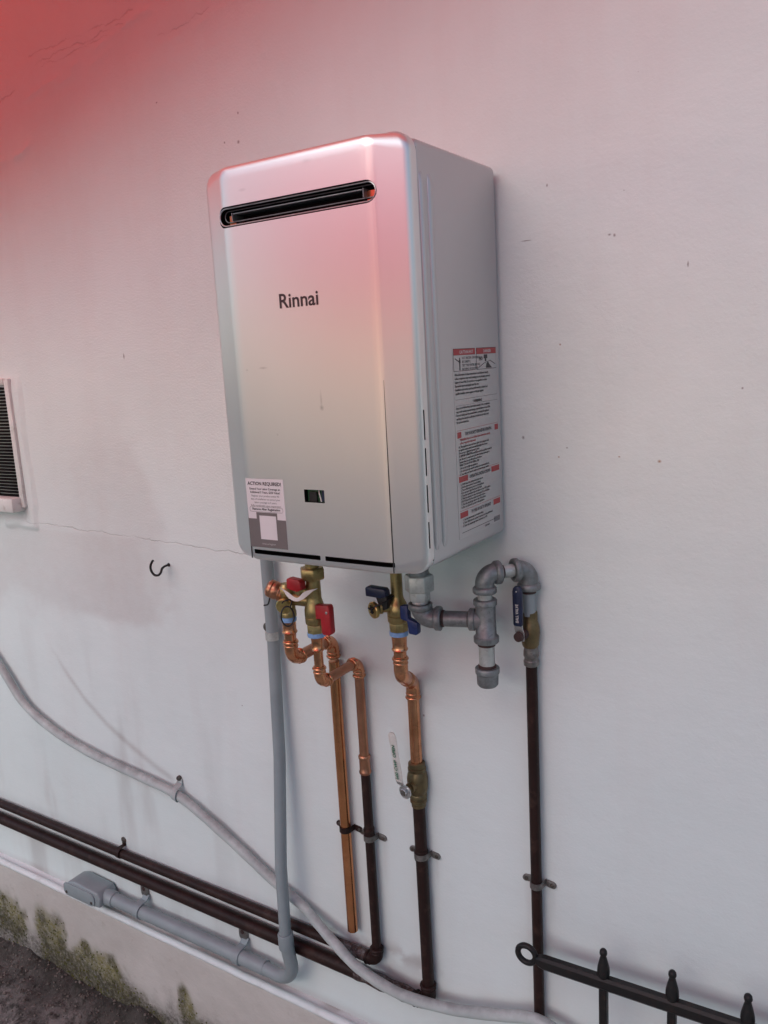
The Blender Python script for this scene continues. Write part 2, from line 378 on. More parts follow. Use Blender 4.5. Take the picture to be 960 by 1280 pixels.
for rust in (0, 1):
    acc = None
    for (mx, mz, a, b_, r_) in marks:
        if r_ != rust: continue
        d = g.vmath('MULTIPLY', g.vmath('SUBTRACT', ob, (mx, 0, mz)).outputs[0], (1/a, 0, 1/b_))
        L = g.n('ShaderNodeVectorMath', operation='LENGTH'); g.t.links.new(d.outputs[0], L.inputs[0])
        q = g.math('SUBTRACT', 1.3, g.math('ADD', L.outputs['Value'], g.math('MULTIPLY', g.noise(350, 2), .5)), clamp=True)
        acc = q if acc is None else g.math('MAXIMUM', acc, q)
    base = g.mix(g.math('MULTIPLY', acc, .9, clamp=True), base, (.30, .14, .05) if rust else (.15, .13, .13))
# the hairline crack running from the air conditioner to behind the heater
cl = g.math('ADD', g.math('MULTIPLY', sp.outputs[0], -.034), 1.3735)
wob = g.math('MULTIPLY', g.math('SUBTRACT', g.noise(16, 5, .7, sc3=(1, 0, 0)), .5), .030)
cd = g.math('ABSOLUTE', g.math('SUBTRACT', sp.outputs[2], g.math('ADD', cl, wob)))
cm = g.math('SUBTRACT', 1., g.math('DIVIDE', cd, g.math('MULTIPLY', g.noise(25, 3, sc3=(1, 0, 0)), .0036)), clamp=True)
cm = g.math('MULTIPLY', cm, g.math('MULTIPLY', g.math('LESS_THAN', sp.outputs[0], -.20), g.math('GREATER_THAN', sp.outputs[0], -1.0)))
cm = g.math('MULTIPLY', cm, g.ramp(g.noise(9, 3, sc3=(1, 0, 0)), [(.35, .25), (.6, 1.)]))
base = g.mix(g.math('MULTIPLY', cm, .45), base, (.24, .21, .20))
# wrinkled hairlines of an old plaster joint, upper left
def hairline(x0, z0, x1, z1, wobble, width, seed):
    sl = (z1-z0)/(x1-x0)
    ln = g.math('ADD', g.math('MULTIPLY', sp.outputs[0], sl), z0-sl*x0)
    wv = g.vmath('ADD', g.vmath('MULTIPLY', ob, (1, 0, 0)).outputs[0], (seed, seed, 0)).outputs[0]
    wo = g.math('MULTIPLY', g.math('SUBTRACT', g.noise(17, 6, .62, vec=wv), .5), wobble)
    dd = g.math('ABSOLUTE', g.math('SUBTRACT', sp.outputs[2], g.math('ADD', ln, wo)))
    wd_ = g.math('MULTIPLY', g.ramp(g.noise(22, 3, .6, vec=wv), [(.38, .02), (.62, 1.)]), width)
    v = g.math('SUBTRACT', 1., g.math('DIVIDE', dd, g.math('ADD', wd_, .0001)), clamp=True)
    return g.math('MULTIPLY', v, g.math('MULTIPLY', g.math('LESS_THAN', sp.outputs[0], x1), g.math('GREATER_THAN', sp.outputs[0], x0)))
hl = None
for q_ in ((-.76, 2.470, -.42, 2.476, .040, .0034, 1.7), (-.74, 2.455, -.45, 2.462, .045, .0026, 5.2), (-.72, 2.440, -.50, 2.450, .05, .0022, 9.4), (-.90, 2.400, -.82, 2.416, .03, .0045, 12.1), (-.36, 2.415, -.22, 2.43, .04, .0020, 3.3)):
    h_ = hairline(*q_); hl = h_ if hl is None else g.math('MAXIMUM', hl, h_)
base = g.mix(g.math('MULTIPLY', hl, .26), base, (.26, .22, .21))
cm = g.math('MAXIMUM', cm, hl)
pe = g.math('ADD', g.math('MULTIPLY', g.attr('peel'), .75), .25)
hb = g.math('MULTIPLY', g.noise(210, 4, .6), pe)
nm = g.bump(hb, .5, .0035)
nm = g.bump(g.noise(60, 4, .6), .22, .002, nm)
nm = g.bump(g.noise(7, 5, .55, sc3=(1, 1, 1.8)), .16, .012, nm)
nm = g.bump(g.math('SUBTRACT', 1., g.math('ADD', cm, spk, clamp=True)), .5, .002, nm)
m_wall = g.fin(base, g.math('ADD', g.math('MULTIPLY', g.noise(8, 4), .2), .52), 0, nm)

wall = empty('house_wall', (0, .12, 0), 'off-white painted plaster house wall carrying the water heater and pipes', 'wall')
me = grid_mesh('plaster', P-np.array([0, .12, 0]), len(xs), len(zs), dict(damp=damp, grime=grime, peel=peel)); me.materials.append(m_wall)
# bake the object origin offset out: wall material reads object coordinates, so keep the plaster at world zero
o = bpy.data.objects.new('plaster', me); COL.objects.link(o); o.parent = wall
me.vertices.foreach_set('co', P.astype(np.float32).ravel()); o.location = (0, -.12, 0)
core = mk('wall_core', B().box(WX0, WX1, .012, .26, .0, WZ1), m_wall, wall)

# plinth with a ledge; algae grows up from the ground
px = lines([(WX0, -1.9, .1), (-1.9, .2, .008), (.2, WX1, .1)])
prof = [(.0, .3395), (-.0045, .339), (-.013, .3392), (-.0255, .339), (-.0285, .3378), (-.0302, .3350), (-.0308, .329)]
prof += [(-.031-.002*((.32-z_)/.32), z_) for z_ in np.arange(.32, -.03, -.008)]
prof = np.array(prof)
A_, I_ = np.meshgrid(px, np.arange(len(prof)), indexing='ij')
Yp, Zp = prof[I_, 0], prof[I_, 1]
wob = (fbm(A_, Zp, 6, 3, 41)-.5)*.006+(fbm(A_, Zp, 30, 3, 42)-.5)*.004
Yp = Yp+np.where(I_ > 2, wob*np.clip((I_-2)/8., .3, 1), 0); Zp = Zp+np.where(I_ < 7, (fbm(A_, A_*0, 3, 3, 43)-.5)*.003, 0)
m1 = fbm(A_, Zp*.6, 5.5, 4, 51); m2 = fbm(A_, Zp*.8, 26, 4, 52)
hgt = sst(.24, .02, Zp)
blob = 0
for bx, bz, wx, wz, k in ((-1.33, .16, .08, .07, 1.), (-1.12, .17, .06, .085, 1.1), (-1.08, .09, .10, .06, .9), (-.97, .14, .05, .06, .9), (-.88, .12, .08, .065, 1.1), (-.80, .09, .07, .05, .9), (-.56, .17, .035, .07, .8), (-.52, .10, .06, .06, .7), (-1.6, .14, .12, .08, 1.), (-.66, .07, .10, .04, .6)):
    blob = np.maximum(blob, k*np.exp(-(((A_-bx)/wx/1.25)**2+((Zp-bz)/wz/1.2)**2)))
alg = np.clip(sst(.38, .78, blob*1.15+(m1-.5)*.7+(m2-.5)*.65+hgt*.12), 0, 1)*sst(.28, .2, Zp)*sst(-.1, -.55, A_)
soot = sst(.185, .075, Zp+.10*(m2-.5)+.08*(m1-.5))
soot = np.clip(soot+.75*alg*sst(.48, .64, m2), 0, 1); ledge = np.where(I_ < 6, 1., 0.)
topd = np.where(I_ < 2.5, sst(.15, .5, fbm(A_, A_*0, 9, 3, 61))*sst(-.95, -.75, A_)*(1-.25*I_), 0.)
g = NG('plinth_paint')
base = g.mix(g.ramp(g.noise(4, 5, .6), [(.3, 0.), (.7, 1.)]), (.45, .42, .39), (.54, .515, .485))
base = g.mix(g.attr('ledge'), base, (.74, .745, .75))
base = g.mix(g.math('MULTIPLY', g.ramp(g.noise(40, 5, .7), [(.6, 0.), (.72, 1.)]), .35), base, (.30, .26, .22))
gr = g.mix(g.ramp(g.noise(45, 5, .65), [(.35, 0.), (.65, 1.)]), (.050, .052, .008), (.175, .155, .030))
am = g.math('MULTIPLY', g.attr('algae'), g.ramp(g.noise(90, 6, .75), [(.30, .35), (.55, 1.)]))
base = g.mix(g.math('MULTIPLY', am, .9), base, gr)
sm = g.math('MULTIPLY', g.attr('soot'), g.ramp(g.noise(90, 5, .7), [(.3, .3), (.6, 1.)]))
base = g.mix(g.math('MULTIPLY', sm, .92), base, (.035, .03, .022))
base = g.mix(g.math('MULTIPLY', g.attr('topdirt'), .7), base, (.20, .155, .13))
m_plinth = g.fin(base, .75, 0, g.bump(g.math('ADD', g.noise(90, 5, .6), g.math('MULTIPLY', sm, .5)), .45, .003))
Pp = np.stack([A_, Yp, Zp], -1).reshape(-1, 3)
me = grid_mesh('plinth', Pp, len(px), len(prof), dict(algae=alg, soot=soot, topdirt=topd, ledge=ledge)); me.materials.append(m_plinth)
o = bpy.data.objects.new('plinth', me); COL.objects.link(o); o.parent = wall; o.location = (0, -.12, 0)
o['label'] = 'projecting plinth with a pale ledge and green algae near the ground'

m_nosing = mat_metal_worn('white_nosing_paint', (.70, .745, .75), (.62, .66, .66), (.36, .31, .27), .5, 0, 9, .15, tarn=.45)
nx = np.arange(WX0, WX1, .05); rs_ = np.random.RandomState(3)
mk('nosing', B().tube([V(x, -.0265+rs_.uniform(-.0006, .0006), .3385+rs_.uniform(-.0006, .0006)) for x in nx], .0088, 12), m_nosing, wall, ang=60)
# cushions of moss standing proud of the plinth
b = B(); rm = np.random.RandomState(9); cnt = 0
zk = np.linspace(.31, .03, 36); axs = px
while cnt < 1500:
    i_ = rm.randint(len(px)); j_ = rm.randint(8, len(prof)-4); mask = alg[i_, j_]*.8+soot[i_, j_]*.5
    if px[i_] < -1.9 or px[i_] > -.4 or rm.rand() > mask-.25: cnt += .02; continue
    c_ = V(px[i_]+rm.uniform(-.004, .004), Yp[i_, j_]+.0005, Zp[i_, j_]+rm.uniform(-.004, .004)); r_ = rm.uniform(.0012, .0042)
    Rm = Matrix.Rotation(rm.uniform(0, 6.28), 3, 'Y')
    b.add([c_+Rm @ (q*r_*rm.uniform(.7, 1.3)) for q in (V(1, 0, 0), V(0, 0, 1), V(-1, 0, 0), V(0, 0, -1), V(0, -.8, 0))], [(0, 1, 4), (1, 2, 4), (2, 3, 4), (3, 0, 4)]); cnt += 1
m_moss = mat_simple('moss', (.075, .075, .016), .95, 0, .7, 60)
mo = mk('moss', b, m_moss, wall, kind='stuff', ang=20)

# ------------------------------------------------------------------ the ground
gx = lines([(-80, -8, 6.), (-8, -2.2, .4), (-2.2, -.3, .011), (-.3, 3, .3), (3, 80, 7.)]); gy = lines([(-80, -6, 6.), (-6, -1.2, .3), (-1.2, -.0, .011), (.0, .4, .1), (.4, 80, 8.)])
GX, GY = np.meshgrid(gx, gy, indexing='ij')
near = sst(-2.4, -2.0, GX)*sst(-.2, -.5, GX)*sst(-1.3, -1.0, GY)*sst(.1, -.02, GY)
GZ = near*.05*sst(-.45, -.06, GY)+near*(.030*(fbm(GX, GY, 4, 4, 71)-.5)+.022*(fbm(GX, GY, 22, 4, 72)-.5)+.012*(fbm(GX, GY, 60, 3, 77)-.5))+near*.035*sst(-.10, -.035, GY)*fbm(GX, GY, 12, 4, 75)
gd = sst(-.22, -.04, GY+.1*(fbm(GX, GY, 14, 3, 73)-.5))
g = NG('weathered_concrete')
base = g.mix(g.ramp(g.noise(7, 6, .65), [(.32, 0.), (.68, 1.)]), (.10, .088, .082), (.27, .24, .225))
base = g.mix(g.ramp(g.noise(30, 6, .7), [(.46, 0.), (.62, 1.)]), base, (.035, .03, .026))
base = g.mix(g.ramp(g.noise(55, 5, .6), [(.60, 0.), (.70, 1.)]), base, (.30, .265, .25))
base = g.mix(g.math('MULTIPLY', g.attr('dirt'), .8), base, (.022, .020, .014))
base = g.mix(g.attr('bounce'), base, g.mix(g.ramp(g.noise(5, 5, .6), [(.3, 0.), (.7, 1.)]), (.35, .38, .33), (.45, .48, .42)))  # pale ground added out of view to bounce light up under the heater
m_ground = g.fin(base, .9, 0, g.bump(g.noise(60, 8, .7), .8, .01))
me = grid_mesh('ground', np.stack([GX, GY, GZ], -1).reshape(-1, 3), len(gx), len(gy), dict(dirt=gd, bounce=np.maximum(sst(-.36, -.46, GY), sst(-.3, -.1, GX)*sst(.1, .05, GY))*sst(12, 8, np.abs(GX))*sst(-9, -8, GY))); me.materials.append(m_ground)
o = bpy.data.objects.new('ground', me); COL.objects.link(o); o['kind'] = 'structure'
# loose grit and flakes at the foot of the plinth
rg_ = np.random.RandomState(5); b = B()
for k in range(900):
    x = rg_.uniform(-1.75, -.45); y = -.034-abs(rg_.normal(0, .10)); r_ = rg_.uniform(.0015, .0055)*(1.6 if rg_.rand() < .06 else 1)
    ix = int(np.argmin(abs(gx-x))); iy = int(np.argmin(abs(gy-y))); z_ = float(GZ[ix, iy])+r_*.2
    d_ = [V(1, 0, 0), V(0, 1, 0), V(-1, 0, 0), V(0, -1, 0), V(0, 0, .8), V(0, 0, -.8)]
    Rm = Matrix.Rotation(rg_.uniform(0, 6.28), 3, 'Z') @ Matrix.Rotation(rg_.uniform(-.6, .6), 3, 'X')
    p_ = [V(x, y, z_)+Rm @ (q*r_*rg_.uniform(.6, 1.3)) for q in d_]
    b.add(p_, [(0, 1, 4), (1, 2, 4), (2, 3, 4), (3, 0, 4), (1, 0, 5), (2, 1, 5), (3, 2, 5), (0, 3, 5)])
m_grit = mat_simple('grit', (.13, .11, .095), .9, 0, .65, 35)
mk('grit', b, m_grit, label='loose grit and flakes scattered along the foot of the wall', cat='grit', kind='stuff', ang=10)

# ------------------------------------------------------------------ unseen red shade sail; second sail and far wall added to shape the light
g = NG('red_sail_fabric'); g.t.nodes.remove(g.b)
d1 = g.n('ShaderNodeBsdfDiffuse'); d1.inputs[0].default_value = (.62, .035, .03, 1)
t1 = g.n('ShaderNodeBsdfTranslucent'); t1.inputs[0].default_value = (.98, .08, .05, 1)
mx = g.n('ShaderNodeMixShader'); mx.inputs[0].default_value = .9
g.t.links.new(d1.outputs[0], mx.inputs[1]); g.t.links.new(t1.outputs[0], mx.inputs[2]); g.t.links.new(mx.outputs[0], g.out.inputs[0])
m_sail = g.m; m_tint_sail = m_sail.copy(); m_tint_sail.name = 'tint_sail_fabric'
for n_ in m_tint_sail.node_tree.nodes:
    if n_.type == 'BSDF_TRANSLUCENT': n_.inputs[0].default_value = (.95, .10, .15, 1)
def make_sail(label, c00, c10, c11, c01, sag, poles, fab):
    sail = empty('unseen_sail', c00, label, 'shade sail', 'red shade sails'); b = B(); N = 24; vs_ = []
    for i in range(N+1):
        for j in range(N+1):
            u, v = i/N, j/N; p = c00*(1-u)*(1-v)+c10*u*(1-v)+c11*u*v+c01*(1-u)*v
            p.z -= sag*math.sin(math.pi*u)*math.sin(math.pi*v); vs_.append(p)
    b.add(vs_, [(i*(N+1)+j, (i+1)*(N+1)+j, (i+1)*(N+1)+j+1, i*(N+1)+j+1) for i in range(N) for j in range(N)])
    mk('fabric', b, fab, sail)
    for c in poles: mk('pole', B().tube([V(c.x, c.y, 0), V(c.x, c.y, c.z+.05)], .03), m_galv, sail)
make_sail('narrow red shade sail fixed along the top left of the house wall', V(-2.2, -.06, 2.68), V(1.35, -.06, 2.96), V(.85, -.78, 2.79), V(-2.2, -.66, 2.18), .03, [V(-2.2, -.66, 2.12)], m_sail)
make_sail('unseen second red sail added to tint the heater reflection', V(-1.5, -1.9, 2.66), V(1.6, -1.8, 2.70), V(1.6, -2.25, 1.94), V(-1.5, -2.35, 1.92), .04, [V(-1.5, -1.9, 2.66), V(1.6, -1.8, 2.70)], m_tint_sail)  # second sail, added unseen to redden the heater's reflection
m_blocker = mat_simple('blocker_render', (.50, .51, .49), .85, 0, .3, 6, .4, 60)
gw_ = empty('blocking_wall', (0, -4.0, 0), 'unseen wall added across the yard to block low light', 'wall')  # added out of view to darken the lower house wall
mk('wall_body', B().box(-7, 7, -4.10, -3.90, -.02, 1.5), m_blocker, gw_); mk('coping', B().box(-7, 7, -4.13, -3.87, 1.5, 1.56), m_blocker, gw_, bevel=.01)

# ------------------------------------------------------------------ the tankless water heater
Z0 = 1.47
H = empty('water_heater', (.178, -.14, Z0), 'silver wall-hung tankless gas water heater with a slot exhaust and stickers', 'water heater')
b = B(); b.box(-.0050, .3545, -.263, -.010, Z0+.004, Z0+.588)
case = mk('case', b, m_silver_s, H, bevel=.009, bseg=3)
for yy in (-.2495, -.2265):
    b = B(); n = 8
    rs = []
    for zz, k in ((1.497, .05), (1.501, .6), (1.508, 1.), (2.004, 1.), (2.012, .6), (2.017, .05)):
        rs.append([V(.3540+.0042*k*math.sin(math.pi*j/n), yy+.0065*math.cos(math.pi*j/n)*(.5+.5*k), zz) for j in range(n+1)])
    b.rings(rs); mk('rib', b, m_silver_s, case, ang=50)
for yy in (-.2495, -.2265):
    b = B(); rs = []
    for zz, k in ((1.497, .05), (1.508, 1.), (2.004, 1.), (2.017, .05)):
        rs.append([V(-.0045-.0042*k*math.sin(math.pi*j/n), yy+.0065*math.cos(math.pi*j/n), zz) for j in range(n+1)])
    b.rings(rs); mk('rib', b, m_silver_s, case, ang=50)

# front cover: a pressed panel with canted sides, cut by the exhaust slot, window and vents
layers = [(.0, .0, -.262, .027), (0, 0, -.274, .027), (.0012, .0006, -.2778, .027), (.0038, .0016, -.2808, .026), (.0085, .0022, -.2832, .024), (.0115, .0026, -.2846, .023),
          (.0395, .0036, -.2985, .016), (.0430, .0050, -.3003, .014), (.0475, .0080, -.3020, .012), (.0540, .0130, -.3028, .010), (.0640, .0220, -.3030, .008)]
b = B(); b.rings([[V(x, y, z_) for x, z_ in rrect(ax-.007*max(0., 1-ax/.05), .356-ax, Z0-.004+az, Z0+.5955-az, r_, 7)] for ax, az, y, r_ in layers])
cover = mk('front_cover', b, m_silver, H, ang=60)
cover.data.materials.append(m_hole)
ZL = 1.9925
cut = B()
cut.prism(stadium(.0335, .3155, ZL-.001, .0295), XZ, -.32, -.268)
cut.prism(rrect(.1606, .1980, 1.5685, 1.5880, .0012, 3), XZ, -.32, -.294)
cut.prism(rrect(.0510, .1825, 1.4800, 1.4872, .0012, 3), XZ, -.32, -.285)
cut.prism(rrect(.1915, .3130, 1.4800, 1.4872, .0012, 3), XZ, -.32, -.285)
for za, zb in ((1.660, 1.702), (1.6095, 1.649), (1.557, 1.597), (1.505, 1.544)):
    cut.prism(rrect(-.2745, -.2712, za, zb, .0012, 3), YZ, .345, .37); cut.prism(rrect(-.2745, -.2712, za, zb, .0012, 3), YZ, -.019, .003)
co = mk('cutter', cut, m_hole, H)
co.data.materials.clear(); co.data.materials.append(m_silver); co.data.materials.append(m_hole)
for p in co.data.polygons: p.material_index = 1
md = cover.modifiers.new('b', 'BOOLEAN'); md.object = co; md.operation = 'DIFFERENCE'; md.solver = 'EXACT'
bpy.context.view_layer.update()
me = baked(cover); cover.modifiers.clear(); cover.data = me; bpy.data.objects.remove(co)
me.shade_smooth(); me.set_sharp_from_angle(angle=R(35))
# exhaust outlet inside the slot
ex = mk('exhaust_outlet', B().prism(stadium(.037, .3125, ZL, .027), XZ, -.2700, -.2685), m_hole, H)
b = B(); st = stadium(.0365, .3135, ZL-.0005, .0245, 12); b.tube([V(x, -.2985, z_) for x, z_ in st]+[V(st[0][0], -.2985, st[0][1])], .0011, 8); mk('rim', b, m_steel, ex)
st = stadium(.0395, .3105, ZL+.0015, .016, 12); b = B(); b.tube([V(x, -.290, z_) for x, z_ in st]+[V(st[0][0], -.290, st[0][1])], .0009, 8); mk('rim', b, m_galv, ex)
mk('louver', B().box(.060, .290, -.296, -.2705, ZL+.003, ZL+.0045), m_galv, ex, bevel=.0004)
for xx in (.058, .292):
    mk('louver_end', B().box(xx-.0006, xx+.0006, -.296, -.2705, ZL-.006, ZL+.0055), m_galv, ex)
mk('end_plate', B().box(.0455, .0575, -.287, -.2855, ZL-.010, ZL+.003), m_copper, ex); mk('end_plate', B().box(.2925, .3065, -.287, -.2855, ZL-.010, ZL+.003), m_copper, ex)
# creases of the cover
for xx, za, zb in ((.3115, 1.472, 1.745), (.0445, 1.472, 1.60)):
    b = B(); b.tube([V(xx, -.3018, za), V(xx, -.3019, (za+zb)/2), V(xx, -.3012, zb)], [.0009, .0007, .0002], 6); mk('seam', b, m_seam, cover)
mk('seam', B().box(.3542, .3552, -.2640, -.2610, Z0+.015, Z0+.575), m_seam, cover)
# viewing window
pc = mk('window', B().box(.1607, .1979, -.2948, -.2942, 1.5686, 1.5879), m_pcb, H)
mk('wire', B().tube(spline([V(.183, -.2962, 1.5875), V(.1845, -.2965, 1.580), V(.1870, -.2962, 1.5690)], 4), .0010, 6), m_paper, pc)
mk('component', B().box(.166, .180, -.2985, -.2949, 1.569, 1.5835), m_rubber, pc); mk('component', B().box(.189, .196, -.2975, -.2949, 1.570, 1.586), m_navy, pc)
# screws on the top edge
for xx in (.040, .282):
    b = B(); b.lathe((xx, -.245, Z0+.586), (0, 0, 1), [(0, .0080), (.015, .0080), (.018, .0065), (.019, .002)], 14); mk('screw', b, m_screw, H)
# stubs below the case
for xx, yy, r_, mt in ((.036, -.14, .011, m_brass), (.179, -.085, .010, m_brass), (.239, -.11, .015, m_galv_lt)):
    pass
b = B(); b.lathe((.198, -.112, Z0+.006), (0, 0, -1), [(0, .034), (.020, .034), (.034, .026), (.043, .012), (.045, .003)], 22); mk('drain_plug', b, m_paper, H)
mk('bottom_tray', B().box(.02, .336, -.255, -.03, Z0-.001, Z0+.006), m_galv, H)
# logo
text('logo_lettering', 'Rinnai', .0285, m_logo, H, (.1395, -.30335, 1.8540), (1, 0, 0), (0, 0, 1), sx=1.04, bold=.00045, res=4)
# sticker: two-tone, its square left blank
stk = mk('sticker', B().box(.0455, .1213, -.30335, -.3029, 1.4915, 1.6010), m_stick_w, H)
b = B(); b.prism([(.0456, 1.4916), (.1212, 1.4916), (.1212, 1.5375), (.1045, 1.5375), (.1045, 1.5480), (.0625, 1.5480), (.0625, 1.5375), (.0456, 1.5375)], XZ, -.30360, -.30333); mk('grey_panel', b, m_stick_g, stk)
mk('blank_square', B().box(.0685, .1020, -.30385, -.30358, 1.5050, 1.5430), m_stick_w, stk)
cxs = .0834
text('sticker_lettering', 'ACTION REQUIRED!', .0074, m_ink, stk, (cxs, -.30345, 1.5912), (1, 0, 0), (0, 0, 1), 'CENTER', bold=.00025)
text('sticker_lettering', 'Extend Your Labor Coverage an\nAdditional 5 Years, $250 Value!', .0047, m_ink, stk, (cxs, -.30345, 1.5838), (1, 0, 0), (0, 0, 1), 'CENTER', bold=.00012, line=1.15)
text('sticker_lettering', 'Register your product within 90\ndays of installation to extend your\nlabor coverage to 5 years.\nFully transferable upon registration', .0043, m_ink_grey, stk, (cxs, -.30345, 1.5728), (1, 0, 0), (0, 0, 1), 'CENTER', line=1.2)
text('sticker_lettering', 'Remove After Registration', .0052, m_ink, stk, (cxs, -.30345, 1.5515), (1, 0, 0), (0, 0, 1), 'CENTER', bold=.00015)
st = rrect(.0500, .1168, 1.5490, 1.5565, .0025, 4); b = B(); b.tube([V(x, -.30345, z_) for x, z_ in st]+[V(st[0][0], -.30345, st[0][1])], .00022, 4); mk('outline', b, m_ink_grey, stk)
text('sticker_lettering', 'rinnai.us/register', .0042, m_ink_lt, stk, (cxs, -.3037, 1.4965), (1, 0, 0), (0, 0, 1), 'CENTER')
# instruction label on the right side of the case
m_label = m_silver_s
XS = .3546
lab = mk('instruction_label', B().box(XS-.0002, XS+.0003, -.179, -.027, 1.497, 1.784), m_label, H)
def sbox(name, y0, y1, z0, z1, mat, lift=.0004): return mk(name, B().box(XS+.0002, XS+lift, y0, y1, z0, z1), mat, lab)
def stext(body, size, mat, y, z_, align='LEFT', line=1.0, sx=1., bold=.00016, lift=.0007, res=1):
    return text('label_lettering', body, size, mat, lab, (XS+lift, y, z_), (0, 1, 0), (0, 0, 1), align, 1., sx, line, bold, res)
sbox('warning_panel', -.1770, -.1045, 1.7490, 1.7823, m_ink); sbox('warning_panel', -.1008, -.0290, 1.7490, 1.7823, m_ink)
sbox('panel_face', -.1762, -.1053, 1.7498, 1.7725, m_label, .0006); sbox('panel_face', -.1000, -.0298, 1.7498, 1.7725, m_label, .0006)
sbox('red_band', -.1762, -.1053, 1.7728, 1.7816, m_ink_red, .0006); sbox('red_band', -.1000, -.0298, 1.7728, 1.7816, m_ink_red, .0006)
stext('CAUTION HOT', .0066, m_ink_lt, -.135, 1.7748, 'CENTER'); stext('DANGER', .0066, m_ink_lt, -.062, 1.7748, 'CENTER')
stext('HOT WATER CAN SCALD\nBE CAREFUL\nTEST THE WATER BEFORE\nBATHING OR SHOWER', .0052, m_ink, -.1500, 1.7665, line=1.05, bold=.0001)
for yy, z0_, z1_, hw in ((-.1575, 1.7505, 1.7615, .0016), (-.1575, 1.7610, 1.7660, .0024), (-.1575, 1.7660, 1.7690, .0012)): sbox('figure', yy-hw, yy+hw, z0_, z1_, m_ink, .0008)
b = B(); b.tube([V(XS+.0007, -.172, 1.768), V(XS+.0007, -.168, 1.766), V(XS+.0007, -.160, 1.763)], .0006, 5); mk('figure', b, m_ink, lab)
stext('NO', .0085, m_ink, -.092, 1.7630, bold=.0005)
sbox('figure', -.075, -.062, 1.7655, 1.7715, m_ink, .0008); sbox('figure', -.071, -.066, 1.7610, 1.7655, m_ink, .0008)
b = B(); b.prism([(-.068, 1.7505), (-.046, 1.7505), (-.055, 1.7560), (-.060, 1.7605), (-.066, 1.7575)], YZ, XS+.0006, XS+.0008); mk('figure', b, m_ink, lab)
b = B(); b.tube([V(XS+.0007, -.094, 1.7520), V(XS+.0007, -.074, 1.7585), V(XS+.0007, -.052, 1.7620), V(XS+.0007, -.034, 1.7560)], .0005, 5); mk('figure', b, m_ink_grey, lab)
T1 = 'If the information in these instructions is not followed exactly,\na fire or explosion may result causing property damage, personal\ninjury or loss of life. Do not store or use gasoline or other\nflammable vapors and liquids near this unit.\nInstallation and service must be performed by a trained and\nqualified installer, service agency or the gas supplier.'
stext(T1, .0049, m_ink, -.1745, 1.7425, line=1.12, sx=.93)
sbox('rule', -.1745, -.029, 1.7075, 1.7079, m_ink_grey)
stext('! WARNING', .0058, m_ink, -.102, 1.7005, 'CENTER', bold=.0002)
sbox('rule', -.1745, -.029, 1.6985, 1.6989, m_ink_grey)
stext('If you do not follow these instructions exactly, a fire or explosion\nmay result causing property damage, personal injury or loss of life.\nFor your safety read the manual before operating this appliance\nand keep the manual in a safe place for later use by others and\nfor service technicians.', .0048, m_ink, -.1740, 1.6935, line=1.1, sx=.91)
def head(z_, txt, wd):
    sbox('red_band', -.1735, -.1735+wd, z_-.0045, z_+.0045, m_ink_red); sbox('red_band', -.0290-wd, -.0290, z_-.0045, z_+.0045, m_ink_red)
    sbox('rule', -.1735, -.029, z_+.0065, z_+.0070, m_ink_red); stext(txt, .0072, m_ink_grey, -.101, z_-.0024, 'CENTER', bold=.0002, sx=.62 if len(txt) > 24 else .8)
head(1.6635-.0085, 'FOR YOUR SAFETY READ BEFORE OPERATING', .013)
stext('WARNING: If you do not follow these instructions exactly,\na fire or explosion may result.', .0046, m_ink_red, -.1655, 1.6460, line=1.1, sx=.95)
stext('A. This appliance does not have a pilot. It is equipped with\nan ignition device which automatically lights the burner.\nDo not try to light the burner by hand.\nB. BEFORE OPERATING smell all around the appliance area for\ngas. Be sure to smell next to the floor because some gas is\nheavier than air and will settle on the floor.\nWHAT TO DO IF YOU SMELL GAS\n- Do not try to light any appliance.\n- Do not touch any electric switch; do not use any phone.\nC. Use only your hand to push in or turn the gas control.', .0045, m_ink, -.1700, 1.6355, line=1.02, sx=.98)
head(1.5880, 'OPERATING INSTRUCTIONS', .030)
stext('1. STOP! Read the safety information above.\n2. Set the thermostat to lowest setting.\n3. Turn off all electric power to the appliance.\n4. Do not try to light the burner by hand.\n5. Turn the manual gas valve clockwise to the OFF position.\n6. Wait five minutes to clear out any gas. If you smell gas,\nSTOP! Follow B in the safety information above.\n7. Turn the manual gas valve to the ON position.\n8. Turn on all electric power to the appliance.', .0044, m_ink, -.1690, 1.5785, line=1.0, sx=.98)
head(1.5330, 'TO TURN OFF GAS TO APPLIANCE', .026)
stext('1. Set the thermostat to lowest setting.\n2. Turn off all electric power if service is to be performed.\n3. Turn the manual gas valve clockwise to OFF.', .0046, m_ink, -.1660, 1.5235, line=1.05, sx=.98)
sbox('rule', -.1690, -.050, 1.5050, 1.5058, m_ink_grey); stext('U000-0000', .0040, m_ink_grey, -.090, 1.4995)
for q in range(9): sbox('bar_mark', -.0545+q*.0026, -.0545+q*.0026+.0014, 1.5000, 1.5085, m_ink_grey)

